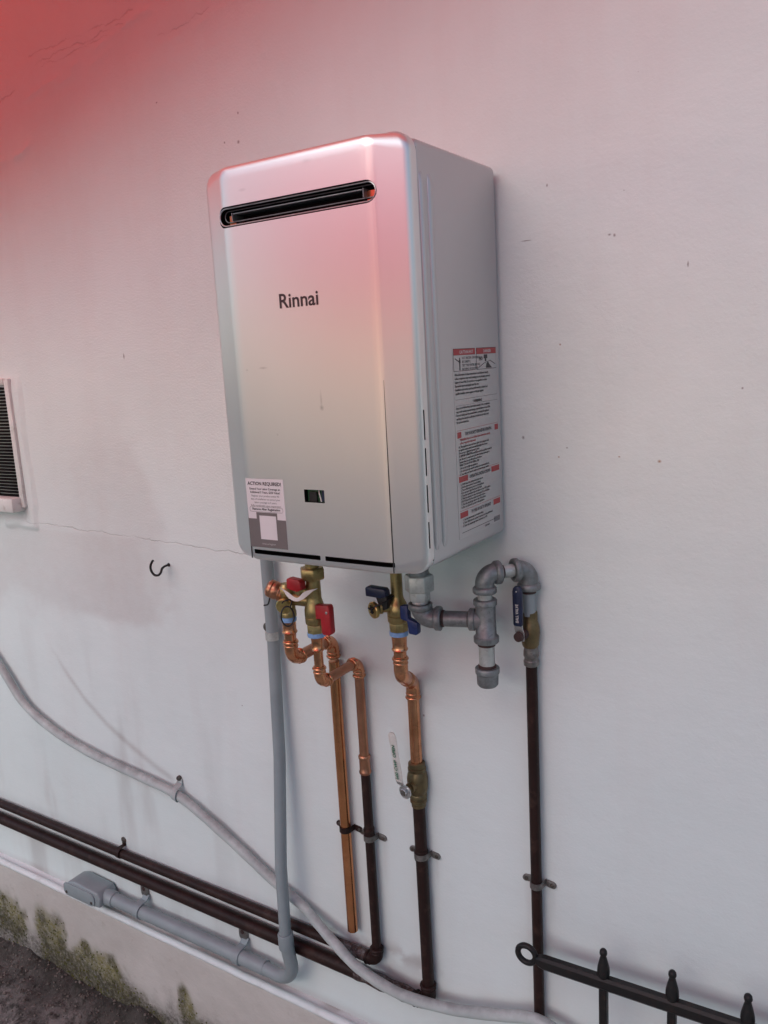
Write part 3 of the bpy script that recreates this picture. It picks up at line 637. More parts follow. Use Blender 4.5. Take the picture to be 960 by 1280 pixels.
# ------------------------------------------------------------------ small builders for plumbing
def strap_v(parent, x, z_, r_, yc, mat=None):
    """two-hole strap round a vertical pipe, screwed to the wall"""
    mat = mat or m_zinc; pts = [V(x-r_-.003, -.0018, z_)]
    for k in range(9): t = math.pi*k/8; pts.append(V(x-(r_+.0012)*math.cos(t), yc-(r_+.0012)*math.sin(t), z_))
    pts += [V(x+r_+.003, -.0018, z_)]
    s_ = mk('strap', B().ribbon(pts, (0, 0, 1), .012, .0015), mat, parent, ang=30)
    for sg in (-1, 1):
        xa, xb = (x+r_+.001, x+r_+.022) if sg > 0 else (x-r_-.022, x-r_-.001)
        b = B(); b.prism([(p, q-sg*.12*(p-x)) for p, q in stadium(xa, xb, z_, .0125)], XZ, -.0040, .001); mk('tab', b, mat, s_, bevel=.0005)
        xc = x+sg*(r_+.0145); b = B(); b.lathe((xc, -.0035, z_-sg*.12*(xc-x)), (0, -1, 0), [(0, .0040), (.0015, .0036), (.0022, .0015)], 10); mk('screw', b, m_screw, s_)
    return s_
def bead(b, p, ax, r_, h=.0028, w_=.006): b.lathe(Vector(p)-Vector(ax).normalized()*w_/2, ax, [(0, r_), (w_*.25, r_+h*.8), (w_*.5, r_+h), (w_*.75, r_+h*.8), (w_, r_)], 18)
def coupling(parent, name, p0, p1, r_, mat, h=.0026):
    p0, p1 = Vector(p0), Vector(p1); ax = p1-p0; L = ax.length; ax.normalize(); b = B()
    b.lathe(p0, ax, [(0, r_*.98), (0, r_+.0012), (.002, r_+h), (.006, r_+h), (.008, r_+.0012), (L-.008, r_+.0012), (L-.006, r_+h), (L-.002, r_+h), (L, r_+.0012), (L, r_*.98)], 20)
    return mk(name, b, mat, parent)
def elbow(parent, name, a, c, e, r_, rad, mat, h=.0026, collar=.010):
    """press elbow from a via corner c to e with rolled collars"""
    b = B(); pts = fillet([a, c, e], rad, 10); b.tube(pts, r_+.0013, 18)
    a, c, e = Vector(a), Vector(c), Vector(e)
    for p, q in ((a, c), (e, c)):
        d = (q-p).normalized(); bead(b, p+d*.004, d, r_+.0011, h); bead(b, p+d*.0115, d, r_+.0011, h*.55, .005)
    return mk(name, b, mat, parent, ang=50)
def cast_elbow(parent, a, c, e, r_, rad, mat, col=.012, cr=.0045):
    b = B(); b.tube(fillet([a, c, e], rad, 12), r_, 22); a, c, e = Vector(a), Vector(c), Vector(e)
    for p, q in ((a, c), (e, c)):
        d = (q-p).normalized(); b.lathe(p, d, [(0, r_*.75), (0, r_+cr-.0012), (.0014, r_+cr), (col-.002, r_+cr), (col, r_+cr-.0015), (col+.002, r_)], 22)
    return mk('elbow', b, mat, parent, ang=50)
def lever_L(parent, mat, pts, w_, th, wdir):
    s_ = mk('lever', B().ribbon(pts, wdir, w_, th), mat, parent, bevel=.0016); return s_

# ------------------------------------------------------------------ hot water line
hx, hy, wy = .036, -.14, -.016
HW = empty('hot_water_pipe', (hx, wy, .527), 'hot water pipe with two red valve levers rising from the upper brown pipe', 'water pipe')
ZU = .529
b = B(); b.tube([V(-4.0, wy-.002, ZU+.006), V(-1.3, wy, ZU+.003), V(-.05, wy, ZU-.001)], .0115, 16); mk('horizontal_pipe', b, m_brown, HW)
b = B(); b.tube([V(-.06, wy, ZU-.001), V(-.02, wy, ZU-.001), V(hx-.022, wy, ZU-.003)], [.0114, .0130, .0122], 16); mk('horizontal_pipe', b, m_corr, HW)
elbow(HW, 'elbow', (hx-.028, wy, ZU-.003), (hx, wy, ZU-.003), (hx, wy, ZU+.030), .0118, .018, m_brown)
mk('riser', B().tube([V(hx, wy, ZU+.02), V(hx, wy, .962)], .0098), m_brown, HW)
coupling(HW, 'coupling', (hx, wy, .8135), (hx, wy, .835), .0098, m_brown, .0018)
coupling(HW, 'coupling', (hx, wy, .955), (hx, wy, .9955), .0098, m_copper_dull)
mk('riser', B().tube([V(hx, wy, .985), V(hx, wy, 1.165)], .0096), m_copper_dull, HW)
zt = 1.1945
elbow(HW, 'elbow', (hx, wy, zt-.034), (hx, wy, zt), (hx, wy-.026, zt), .0096, .020, m_copper)
mk('crossover_pipe', B().tube([V(hx, wy-.018, zt), V(hx, hy+.018, zt)], .0093), m_copper_dull, HW)
elbow(HW, 'elbow', (hx, hy+.026, zt), (hx, hy, zt), (hx, hy, zt+.034), .0096, .019, m_copper)
mk('riser', B().tube([V(hx, hy, zt+.026), V(hx, hy, 1.288)], .0088), m_copper, HW)
b = B(); b.lathe((hx, hy, 1.258), (0, 0, 1), [(0, .0088), (0, .0102), (.004, .0128), (.008, .0105), (.022, .0112), (.030, .0125), (.030, .008)], 20); mk('adapter', b, m_copper, HW)
b = B(); b.lathe((hx, hy, 1.2865), (0, 0, 1), [(0, .012), (0, .0168), (.004, .0172), (.008, .0168), (.0095, .012)], 20); mk('sealant_tape', b, m_tape, HW)
b = B(); b.lathe((hx, hy, 1.2945), (0, 0, 1), [(0, .0145), (0, .0172), (.014, .0176), (.016, .0165)], 8, .3)
b.lathe((hx, hy, 1.3095), (0, 0, 1), [(0, .0165), (.002, .0186), (.013, .0192), (.014, .0182), (.016, .0194), (.028, .0190), (.038, .0165), (.048, .0138), (.052, .0135), (.060, .0135), (.085, .0132)], 22)
vb = mk('valve_body', b, m_brass, HW)
b = B(); b.lathe((hx, hy, 1.3935), (0, 0, 1), [(0, .013), (0, .0215), (.003, .0232), (.019, .0232), (.022, .0215), (.022, .0125)], 6, .22); mk('union_nut', b, m_brass, HW, bevel=.0008, ang=30)
mk('outlet_stub', B().tube([V(hx, hy, 1.408), V(hx, hy, 1.472)], .0125), m_brass, HW)
# isolating valve lever, hanging down on the right of the valve
b = B(); b.lathe((hx+.012, hy-.006, 1.339), (1, -.35, 0), [(0, .0075), (.014, .0075), (.015, .005)], 12); mk('valve_stem', b, m_brass_br, vb)
b = B(); b.prism([(hx+.016, 1.352), (hx+.0445, 1.3545), (hx+.0475, 1.349), (hx+.0480, 1.303), (hx+.0435, 1.2985), (hx+.0300, 1.2985), (hx+.0275, 1.303), (hx+.0265, 1.3275), (hx+.016, 1.326)], XZ, hy-.021, hy-.006)
mk('lever', b, m_red, vb, bevel=.0022)
b = B(); b.lathe((hx+.041, hy-.0205, 1.341), (0, -1, 0), [(0, .0026), (.0012, .0024), (.0016, .001)], 10); mk('screw', b, m_steel, vb)
# upper red lever on the drain branch, to the left
b = B(); b.prism([(hx-.034, 1.3815), (hx-.0335, 1.3985), (hx-.030, 1.4005), (hx-.006, 1.3985), (hx-.002, 1.394), (hx-.002, 1.381), (hx-.012, 1.3765), (hx-.024, 1.3785)], XZ, hy-.034, hy-.018)
mk('lever', b, m_red, vb, bevel=.0022)
b = B(); b.lathe((hx-.010, hy-.001, 1.3720), (-.35, -.9, .1), [(0, .0105), (.014, .0105), (.016, .0085), (.024, .0080)], 14); mk('valve_stem', b, m_brass, vb)
# straps of the horizontal run and of the riser
strap_v(HW, hx, .8135, .0105, wy)
sx_ = -.7700
b = B(); pts = [V(sx_, -.002, ZU+.036), V(sx_, -.003, ZU+.018)]+[V(sx_, wy-.0142*math.sin(math.pi*k/8), ZU+.004+.0142*math.cos(math.pi*k/8)) for k in range(9)]
b.ribbon(pts, (1, 0, 0), .013, .0018); s_ = mk('strap', b, m_brown, HW, ang=30)
b = B(); b.lathe((sx_, -.0005, ZU+.032), (0, -1, 0), [(0, .0085), (.003, .0085), (.004, .006)], 12); mk('screw', b, m_screw, s_)

# ------------------------------------------------------------------ pressure relief valve and its copper discharge pipe
rx, ry = -.0235, -.144
RL = empty('discharge_pipe', (rx, wy, .577), 'open-ended bright copper discharge pipe hanging from the brass relief valve', 'copper pipe')
mk('down_pipe', B().tube([V(rx, wy, .577), V(rx, wy, 1.185)], .0112), m_copper_long, RL)
b = B(); b.lathe((rx, wy, .5768), (0, 0, 1), [(0, .0095), (.0008, .0095)], 18); mk('pipe_mouth', b, m_hole, RL)
zr = 1.232
elbow(RL, 'elbow', (rx, wy, zr-.040), (rx, wy, zr), (rx, wy-.030, zr), .0112, .023, m_copper)
mk('crossover_pipe', B().tube([V(rx, wy-.02, zr), V(rx, ry+.02, zr)], .0110), m_copper_dull, RL)
elbow(RL, 'elbow', (rx, ry+.030, zr), (rx, ry, zr), (rx, ry, zr+.040), .0114, .022, m_copper)
mk('riser', B().tube([V(rx, ry, zr+.03), V(rx, ry, 1.304)], .0112), m_copper, RL)
b = B(); b.lathe((rx, ry, 1.284), (0, 0, 1), [(0, .0112), (.001, .0130), (.004, .0146), (.008, .0126), (.018, .0128), (.026, .0128), (.026, .009)], 20); mk('adapter', b, m_copper, RL)
b = B(); b.lathe((rx, ry, 1.3085), (0, 0, 1), [(0, .010), (0, .0142), (.005, .0146), (.009, .0140), (.010, .010)], 20); mk('sealant_tape', b, m_tape, RL)
b = B(); b.lathe((rx, ry, 1.3180), (0, 0, 1), [(0, .012), (0, .0152), (.010, .0152), (.012, .0140), (.030, .0150), (.046, .0165), (.056, .0150), (.062, .010), (.0625, .002)], 20)
b.tube([V(rx, ry, 1.352), V(hx, hy, 1.352)], .0115, 16)
rv = mk('relief_valve', b, m_brass, RL)
da = V(-.86, -.30, .40).normalized(); q0 = V(rx, ry, 1.357)
b = B(); b.lathe(q0, da, [(0, .0125), (.006, .0155), (.009, .0168), (.011, .0155), (.014, .0168), (.016, .0155), (.020, .0172), (.027, .0172), (.029, .0160), (.031, .0172), (.036, .0165), (.040, .012), (.041, .003)], 22); mk('spring_cap', b, m_copper_dull, RL)
df = V(.35, -.92, -.10).normalized(); q1 = V(rx+.004, ry-.008, 1.346)
b = B(); b.lathe(q1, df, [(0, .0105), (.010, .0105), (.010, .0138), (.0115, .0146), (.017, .0146), (.019, .0130), (.0195, .004)], 22); mk('hose_cap', b, m_brass_br, RL)
q2 = q1+df*.012+V(.010, -.004, -.012)
b = B(); b.torus(q2+V(.004, -.006, -.004), V(.62, -.70, .0), .0185, .0016, 28, 8, 1., .62); b.tube(spline([q1+df*.018+V(-.004, 0, .004), q1+df*.021+V(.004, 0, .012), q1+df*.016+V(.016, .004, .012), q2+V(.010, -.004, .012)], 6), .0014, 8); mk('lanyard', b, m_rubber, RL)
b = B(); b.tube(spline([q0+da*.033+V(0, -.004, -.014), q0+da*.034+V(0, -.006, -.022), q0+da*.036+V(-.001, -.007, -.030), q0+da*.042+V(-.004, -.007, -.035)], 5), .0015, 8); mk('test_lever', b, m_rubber, RL)
strap_v(RL, rx, .8165, .0114, wy, m_brown)

# curled paper tag held on the hot valve
b = B(); n = 12
top_ = spline([V(-.012, -.176, 1.383), V(.012, -.183, 1.378), V(.034, -.186, 1.3705), V(.052, -.185, 1.384), V(.076, -.178, 1.3905)], 5)
bot_ = spline([V(-.004, -.176, 1.3775), V(.012, -.184, 1.3690), V(.030, -.187, 1.3645), V(.046, -.186, 1.3690), V(.066, -.180, 1.3850)], 5)
m_ = len(top_); b.add(top_+bot_+[p+V(0, .0006, 0) for p in top_+bot_], [(i, i+1, m_+i+1, m_+i) for i in range(m_-1)]+[(2*m_+i, 3*m_+i, 3*m_+i+1, 2*m_+i+1) for i in range(m_-1)])
mk('paper_tag', b, m_paper, label='small curled white paper tag tucked behind the red levers', cat='tag')

# ------------------------------------------------------------------ cold water line
cx, cy, cwx = .1775, -.085, .158
CW = empty('cold_water_pipe', (cwx, wy, .478), 'cold water pipe with blue valve levers and white-handled ball valve from lower brown pipe', 'water pipe')
ZB = .482
mk('horizontal_pipe', B().tube([V(-4.0, -.018, ZB+.002), V(-1.3, -.018, ZB+.001), V(-.02, -.018, ZB-.003)], .0158, 18), m_brown, CW)
b = B(); rs = [.0155+.0016*math.sin(k*2.1) for k in range(9)]; b.tube([V(-.03+.150*k/8, -.017, ZB-.004-.004*k/8) for k in range(9)], rs, 16); mk('horizontal_pipe', b, m_corr, CW)
elbow(CW, 'elbow', (cwx-.034, wy, ZB-.008), (cwx, wy, ZB-.008), (cwx, wy, ZB+.040), .0135, .020, m_brown)
mk('riser', B().tube([V(cwx+.001, wy, ZB+.03), V(cwx, wy, .925)], .0122), m_brown, CW)
coupling(CW, 'coupling', (cwx, wy, .801), (cwx, wy, .822), .0122, m_brown, .0020)
b = B(); b.lathe((cwx, wy, .9165), (0, 0, 1), [(0, .0125), (0, .0140), (.008, .0142), (.010, .0165), (.015, .0165), (.016, .0150), (.018, .0150), (.020, .0172), (.026, .0172), (.028, .0160), (.033, .0185), (.040, .0200), (.060, .0205), (.068, .0190), (.074, .0165), (.076, .0178), (.081, .0178), (.082, .0160), (.085, .0168), (.091, .0165), (.093, .0140), (.093, .011)], 22)
bv = mk('ball_valve', b, m_brass_old, CW)
b = B(); b.lathe((cwx-.001, wy-.014, .966), (-.12, -1, 0), [(0, .010), (.012, .010), (.012, .006), (.034, .006)], 14); mk('valve_stem', b, m_brass_old, bv)
ld = V(-.12, -1, 0).normalized(); hp = V(cwx-.001, wy-.014, .966)+ld*.025; hw = ld.cross(V(0, 0, 1)).normalized()
b = B(); b.lathe(hp+V(0, 0, -.001), ld, [(0, .0135), (.0025, .0135), (.0032, .012)], 16); b.lathe(hp+ld*.003, ld, [(0, .0075), (.005, .0075), (.006, .006)], 6)
b.ribbon([hp+ld*.0012, hp+V(-.001, 0, .010)+ld*.0015, hp+V(-.004, 0, .018)+ld*.009, hp+V(-.0055, 0, .030)+ld*.012], hw, .015, .0025); hb_ = mk('handle', b, m_steel, bv, ang=25)
b = B(); rs = []
for t, wd in ((.024, .0078), (.026, .0094), (.055, .0094), (.085, .0084), (.100, .0094), (.108, .0100), (.116, .0094), (.1205, .0066), (.122, .002)):
    c_ = hp+V(-.0045-.0080*(t-.022)/.09, 0, t)+ld*(.0105+.003*(t-.022)/.09); rs.append([c_+hw*wd*math.cos(2*math.pi*k/12)+ld*.0030*math.sin(2*math.pi*k/12) for k in range(12)])
b.rings(rs); sl = mk('handle_sleeve', b, m_lever, bv, ang=50)
tu = (rs[4][0]-rs[1][0]).normalized(); tuv = -hw if hw.x > 0 else hw
og = hp+V(-.0050, 0, .031)+ld*.0172+hw*(.0042 if hw.x > 0 else -.0042)
text('handle_lettering', '600 CWP  OPEN', .0095, m_green, bv, og, V(-.085, 0, 1).normalized(), tuv, bold=.0003)
mk('riser', B().tube([V(cwx, wy, 1.002), V(cwx, wy, 1.150)], .0116), m_copper, CW)
# the offset of two 45-degree elbows
p_lo, p_a, p_b, p_hi = V(cwx, wy, 1.138), V(cwx, wy, 1.172), V(cx, cy, 1.213), V(cx, cy, 1.250)
b = B(); b.tube(fillet([p_lo, p_a, p_b, p_hi], .022, 8), .0131, 20); bead(b, p_lo+V(0, 0, .004), (0, 0, 1), .0126); bead(b, p_lo+V(0, 0, .012), (0, 0, 1), .0126, .0015, .005)
bead(b, p_hi-V(0, 0, .004), (0, 0, 1), .0126); bead(b, p_hi-V(0, 0, .012), (0, 0, 1), .0126, .0015, .005)
dm = (p_b-p_a).normalized(); pm_ = (p_a+p_b)/2; bead(b, pm_-dm*.004, dm, .0128, .0018, .004); bead(b, pm_+dm*.004, dm, .0128, .0018, .004)
mk('offset_elbow', b, m_copper, CW, ang=50)
mk('riser', B().tube([V(cx, cy, 1.24), V(cx, cy, 1.294)], .0116), m_copper, CW)
b = B(); b.lathe((cx, cy, 1.2600), (0, 0, 1), [(0, .0116), (.001, .0132), (.004, .0150), (.008, .0130), (.020, .0135), (.032, .0142), (.032, .009)], 20); mk('adapter', b, m_copper, CW)
b = B(); b.lathe((cx, cy, 1.2905), (0, 0, 1), [(0, .012), (0, .0168), (.004, .0172), (.008, .0168), (.0095, .012)], 20); mk('sealant_tape', b, m_tape, CW)
b = B(); b.lathe((cx, cy, 1.2990), (0, 0, 1), [(0, .0145), (0, .0168), (.013, .0172), (.015, .0165)], 8, .3)
b.lathe((cx, cy, 1.3140), (0, 0, 1), [(0, .0165), (.003, .0188), (.013, .0192), (.014, .0182), (.016, .0194), (.026, .0188), (.036, .0160), (.044, .0118), (.050, .0108), (.080, .0105), (.160, .0105)], 22)
cv = mk('valve_body', b, m_brass, CW)
b = B(); b.lathe((cx-.006, cy-.008, 1.345), (-.80, -.60, 0), [(0, .0100), (.016, .0100), (.018, .0125), (.022, .0125)], 16); mk('drain_port', b, m_brass, cv)
dc = V(-.42, -.90, -.05).normalized(); qc = V(cx-.0285, cy-.024, 1.3415)
b = B(); b.lathe(qc, dc, [(-.004, .0090), (.002, .0130), (.003, .0150), (.008, .0152), (.0095, .0140), (.010, .003)], 22); cp = mk('drain_cap', b, m_brass_br, cv)
ca = dc.cross(V(0, 0, 1)).normalized(); cb_ = ca.cross(dc).normalized()
b = B()
for a_ in (.3, 1.35, 2.3): d_ = ca*math.cos(a_)+cb_*math.sin(a_); b.tube([qc+dc*.0108-d_*.006, qc+dc*.0112+d_*.010], .0012, 6)
b.tube(spline([qc+dc*.011, qc+dc*.014+V(.012, 0, .010), qc+V(.024, -.004, .018), V(cx, cy-.012, 1.366)], 6), .0016, 8)
mk('lanyard', b, m_rubber, cv)
b = B(); b.prism([(cx-.0440, 1.3660), (cx-.0445, 1.3810), (cx-.041, 1.3840), (cx-.006, 1.3830), (cx-.002, 1.378), (cx-.002, 1.3690), (cx-.012, 1.3650)], XZ, cy-.034, cy-.018); mk('lever', b, m_navy, cv, bevel=.002)
b = B(); b.prism([(cx-.028, 1.3665), (cx-.004, 1.3680), (cx-.004, 1.345), (cx-.012, 1.342), (cx-.022, 1.350)], XZ, cy-.028, cy-.008); mk('stem_cover', b, m_rubber, cv, bevel=.002)
b = B(); b.prism([(cx+.014, 1.3500), (cx+.0290, 1.3520), (cx+.0300, 1.3280), (cx+.0480, 1.3230), (cx+.0480, 1.3030), (cx+.0440, 1.3000), (cx+.0300, 1.3010), (cx+.0270, 1.3230), (cx+.014, 1.326)], XZ, cy-.016, cy-.003); mk('lever', b, m_blue, cv, bevel=.002)
strap_v(CW, cwx, .811, .0128, wy)

# ------------------------------------------------------------------ gas line
GX_, GYy = .239, -.110
GS = empty('gas_pipe', (.3985, wy, 0.), 'galvanised gas pipe loop with blue-handled shutoff valve and dark riser beside the heater', 'gas pipe')
tx, ty = .345, -.078; zt2 = 1.3375; eg = V(GX_, GYy, zt2); tg = V(tx, ty, zt2); dg_ = (tg-eg).normalized()
b = B(); b.lathe((GX_, GYy, 1.385), (0, 0, 1), [(0, .016), (0, .0235), (.002, .0252), (.026, .0252), (.029, .0235), (.029, .015)], 6, .35); mk('union_nut', b, m_galv_lt, GS, bevel=.001, ang=30)
b = B(); b.lathe((GX_, GYy, 1.369), (0, 0, 1), [(0, .014), (0, .0175), (.002, .0188), (.016, .0188), (.017, .015)], 8, .2); mk('union_body', b, m_galv_lt, GS, bevel=.0006, ang=30)
b = B(); b.lathe((GX_, GYy, 1.352), (0, 0, 1), [(0, .0135)]+[(k*.0016, .0138+.0007*(k % 2)) for k in range(1, 11)]+[(.019, .0135)], 18); mk('thread', b, m_galv_lt, GS)
mk('inlet_stub', B().tube([V(GX_, GYy, 1.41), V(GX_, GYy, 1.472)], .017), m_galv, GS)
cast_elbow(GS, V(GX_, GYy, zt2+.0265), eg, eg+dg_*.036, .0168, .020, m_galv, .011, .0042)
mk('nipple', B().tube([eg+dg_*.030, tg-dg_*.020], .0136), m_galv, GS)
for q in (eg+dg_*.0385, tg-dg_*.0275): mk('thread_compound', B().lathe(q-dg_*.0025, dg_, [(0, .0134), (.0006, .0144), (.0044, .0144), (.005, .0134)], 18), m_dope, GS)
b = B(); b.lathe(tg+V(0, 0, -.0385), (0, 0, 1), [(0, .013), (0, .0200), (.0015, .0212), (.010, .0212), (.013, .0175), (.060, .0168), (.064, .0168), (.066, .0198), (.0735, .0198), (.075, .0185), (.075, .013)], 24)
b.lathe(tg, -dg_, [(0, .016), (.017, .0165), (.0185, .0190), (.0265, .0190), (.028, .0175), (.028, .012)], 22); mk('tee', b, m_galv, GS, ang=50)
mk('nipple', B().tube([tg+V(0, 0, .03), tg+V(0, 0, .052)], .0122), m_galv_lt, GS)
mk('drip_leg', B().tube([tg+V(0, 0, -.085), tg+V(0, 0, -.034)], .0134), m_galv_lt, GS)
for za, zb in ((-.0450, -.0385), (-.0835, -.0780)): mk('thread_compound', B().lathe(tg+V(0, 0, za), (0, 0, 1), [(0, .0136), (.0008, .0150), (zb-za-.0008, .0150), (zb-za, .0136)], 18), m_dope, GS)
b = B(); b.lathe(tg+V(0, 0, -.1165), (0, 0, 1), [(0, .003), (.0005, .0150), (.004, .0178), (.022, .0186), (.024, .0205), (.032, .0208), (.0335, .0198), (.0335, .0136)], 24); mk('end_cap', b, m_galv, GS)
zE = 1.4165; e1 = V(tx, ty, zE); e2 = V(.3985, wy-.004, zE); de = (e2-e1).normalized()
cast_elbow(GS, e1+V(0, 0, -.032), e1, e1+de*.028, .0160, .018, m_galv, .010, .0040)
mk('nipple', B().tube([e1+de*.022, e2-de*.022], .0112), m_galv_lt, GS)
mk('thread_compound', B().lathe(e1+de*.0285, de, [(0, .0110), (.0008, .0122), (.004, .0122), (.005, .0110)], 18), m_dope, GS)
cast_elbow(GS, e2-de*.028, e2, e2+V(0, 0, -.036), .0160, .019, m_galv, .010, .0040)
gwx = .3985
mk('nipple', B().tube([V(gwx, wy-.004, zE-.030), V(gwx, wy-.004, 1.335)], .0112), m_pvc, GS)
mk('thread_compound', B().lathe((gwx, wy-.004, zE-.0425), (0, 0, 1), [(0, .0112), (.0008, .0124), (.006, .0124), (.007, .0112)], 18), m_dope, GS)
b = B(); b.lathe((gwx, wy-.002, 1.2780), (0, 0, 1), [(0, .011), (0, .0120), (.004, .0142), (.012, .0150), (.026, .0165), (.036, .0160), (.044, .0140), (.046, .0132), (.062, .0130), (.064, .0110)], 20); gv = mk('gas_valve', b, m_brass_old, GS)
b = B(); b.lathe((gwx-.004, wy-.014, 1.3060), (-.10, -1, 0), [(0, .0090), (.014, .0090), (.015, .0060), (.020, .0060), (.020, .0088), (.026, .0080)], 14); mk('valve_stem', b, m_dope, gv)
gd_ = V(-.10, -1, 0).normalized(); gp = V(gwx-.004, wy-.014, 1.306)+gd_*.018; gw = gd_.cross(V(0, 0, 1)).normalized()
b = B(); b.ribbon([gp+V(0, 0, -.008), gp+V(0, 0, .006), gp+V(0, 0, .014)+gd_*.004, gp+V(0, 0, .026)+gd_*.005], gw, .015, .0024); mk('handle', b, m_steel, gv)
b = B(); rs = []
for t, wd in ((.020, .0070), (.022, .0082), (.050, .0084), (.078, .0086), (.084, .0072), (.0875, .004)): rs.append([gp+gd_*.005+V(0, 0, t)+gw*wd*(1 if math.cos(q) > 0 else -1)*min(1, abs(math.cos(q))*1.5)+gd_*.0042*math.sin(q) for q in [2*math.pi*k/12 for k in range(12)]])
b.rings(rs); mk('handle_sleeve', b, m_navy, gv, ang=50)
sgn = -gw if gw.x > 0 else gw
text('handle_lettering', 'BALL VALVE', .0075, m_ink_lt, gv, gp+gd_*.0096+V(0, 0, .026)-sgn*.0030, (0, 0, 1), sgn, bold=.0002, sx=.8)
b = B(); b.tube([gp+gd_*.0090+V(0, 0, .0795), gp+gd_*.0097+V(0, 0, .0795)], .0012, 8); mk('hole_mark', b, m_ink_lt, gv)
b = B(); b.lathe((gwx, wy, 1.2430), (0, 0, 1), [(0, .0098), (.002, .0130), (.010, .0134), (.012, .0118), (.016, .0118), (.019, .0134), (.026, .0132), (.032, .0120), (.037, .0120), (.037, .009)], 18); mk('coupling', b, m_zinc, GS)
mk('riser', B().tube([V(gwx, wy, -.02), V(gwx, wy, 1.248)], .0098), m_brown, GS)
strap_v(GS, gwx, .826, .0102, wy)

# ------------------------------------------------------------------ grey PVC conduit
CD = empty('electrical_conduit', (-.178, -.05, .42), 'grey PVC conduit dropping from the heater and turning left above the plinth', 'conduit')
kx = -.1735; ye = -.058
mk('vertical_run', B().tube(fillet([V(.004, -.030, 1.585), V(kx, -.026, 1.585), V(kx, -.022, 1.44)], .05, 8)+[V(kx, -.022, 1.20), V(kx-.001, -.032, .95), V(kx-.0045, ye+.004, .70), V(kx-.005, ye, .535)], .0132, 18), m_pvc, CD)
b = B(); b.lathe((kx-.005, ye, .505), (0, 0, 1), [(0, .0145), (0, .0168), (.004, .0172), (.034, .0172), (.036, .0160), (.036, .013)], 20); mk('coupling', b, m_pvc, CD)
zc = .396; yh = -.032
b = B(); b.tube(fillet([V(kx-.005, ye, .515), V(kx-.004, yh-.006, zc), V(-.300, yh, zc)], .062, 12), .0150, 18); mk('bend', b, m_pvc, CD)
mk('horizontal_run', B().tube([V(-.272, yh, zc), V(-.5, yh, zc), V(-.82, yh, zc-.002)], .0172, 20), m_pvc, CD)
b = B(); b.tube([V(-.838, yh, zc-.002), V(-.795, yh, zc-.002)], .0205, 20); hub = mk('hub', b, m_pvc, CD, bevel=.003)
b = B(); b.prism([(p-.020, q-.028) for p, q in ((-.955, .412), (-.948, .404), (-.835, .399), (-.806, .404), (-.800, .430), (-.812, .446), (-.905, .450), (-.935, .442))], XZ, -.062, -.004); body = mk('access_box', b, m_pvc, CD, bevel=.008, bseg=3)
b = B(); b.prism(rrect(-.970, -.842, .375, .4125, .014, 5), XZ, -.0655, -.061); lid = mk('cover_plate', b, m_pvc, body, bevel=.0015)
for xx in (-.958, -.854):
    b = B(); b.lathe((xx, -.065, .3850), (0, -1, 0), [(0, .0046), (.0014, .0042), (.002, .002)], 12); mk('screw', b, m_screw, lid)
for xx in (-.700, -.355):
    pts = [V(xx, -.004, zc+.030), V(xx, yh+.016, zc+.0195)]+[V(xx, yh-.0187*math.sin(math.pi*k/10), zc+.0187*math.cos(math.pi*k/10)) for k in range(0, 11)]
    s_ = mk('clip', B().ribbon(pts, (1, 0, 0), .020, .0034), m_pvc, CD, ang=30)
    b = B(); b.prism(stadium(-.018, .018, 0, .024), lambda a, c, t, xx=xx: V(xx+c-.006, t, zc+.040+a), -.0085, .001); mk('tab', b, m_zinc, s_, bevel=.0012)
    b = B(); b.lathe((xx-.006, -.0080, zc+.046), (0, -1, 0), [(0, .0060), (.0018, .0054), (.0026, .002)], 10); mk('screw', b, m_dope, s_)
pts = [V(kx-.034, -.002, 1.224), V(kx-.018, -.003, 1.222)]+[V(kx-.0145*math.cos(math.pi*k/8), -.022-.0145*math.sin(math.pi*k/8), 1.220) for k in range(9)]
s_ = mk('clip', B().ribbon(pts, (0, 0, 1), .017, .0024), m_galv_lt, CD, ang=30)
b = B(); b.lathe((kx-.031, -.001, 1.227), (0, -1, 0), [(0, .0100), (.003, .0100), (.004, .008), (.0045, .006)], 14); mk('washer', b, m_screw, s_)

# ------------------------------------------------------------------ old flexible conduit sagging along the wall
FP = [(-2.6, -.02, 1.36), (-1.7, -.02, 1.30), (-1.38, -.020, 1.16), (-1.192, -.020, .984), (-1.100, -.020, .8885), (-.972, -.020, .8325), (-.8155, -.020, .7995), (-.651, -.020, .7815), (-.526, -.020, .765), (-.4254, -.020, .7255), (-.330, -.019, .6765),
      (-.228, -.018, .6215), (-.155, -.020, .592), (-.108, -.034, .590-.012), (-.045, -.050, .556), (.015, -.054, .526), (.112, -.054, .5065), (.2235, -.052, .519), (.326, -.052, .5495), (.42, -.050, .572), (.53, -.045, .51), (.62, -.045, .32), (.65, -.050, .02)]
sp_ = spline(FP, 8)
FX = empty('flexible_conduit', (-.526, -.02, .765), 'grimy light grey flexible conduit sagging diagonally along the wall', 'conduit')
mk('sleeve', B().tube(sp_, [0.0110+.0005*math.sin(i*.9)*math.sin(i*.23) for i in range(len(sp_))], 16), m_flex, FX)
b = B(); pts = [V(-.5275, -.002, .800), V(-.527, -.004, .788)]+[V(-.526+.004*math.sin(math.pi*k/8), -.0195-.0152*math.sin(math.pi*k/8), .766+.0155*math.cos(math.pi*k/8)) for k in range(9)]
s_ = mk('clip', B().ribbon(pts, (1, 0, -.3), .016, .0016), m_flex, FX, ang=30)
b = B(); b.lathe((-.5285, -.0005, .799), (0, -1, 0), [(0, .0065), (.006, .006), (.008, .0045), (.0085, .002)], 12); mk('screw', b, m_screw, s_)

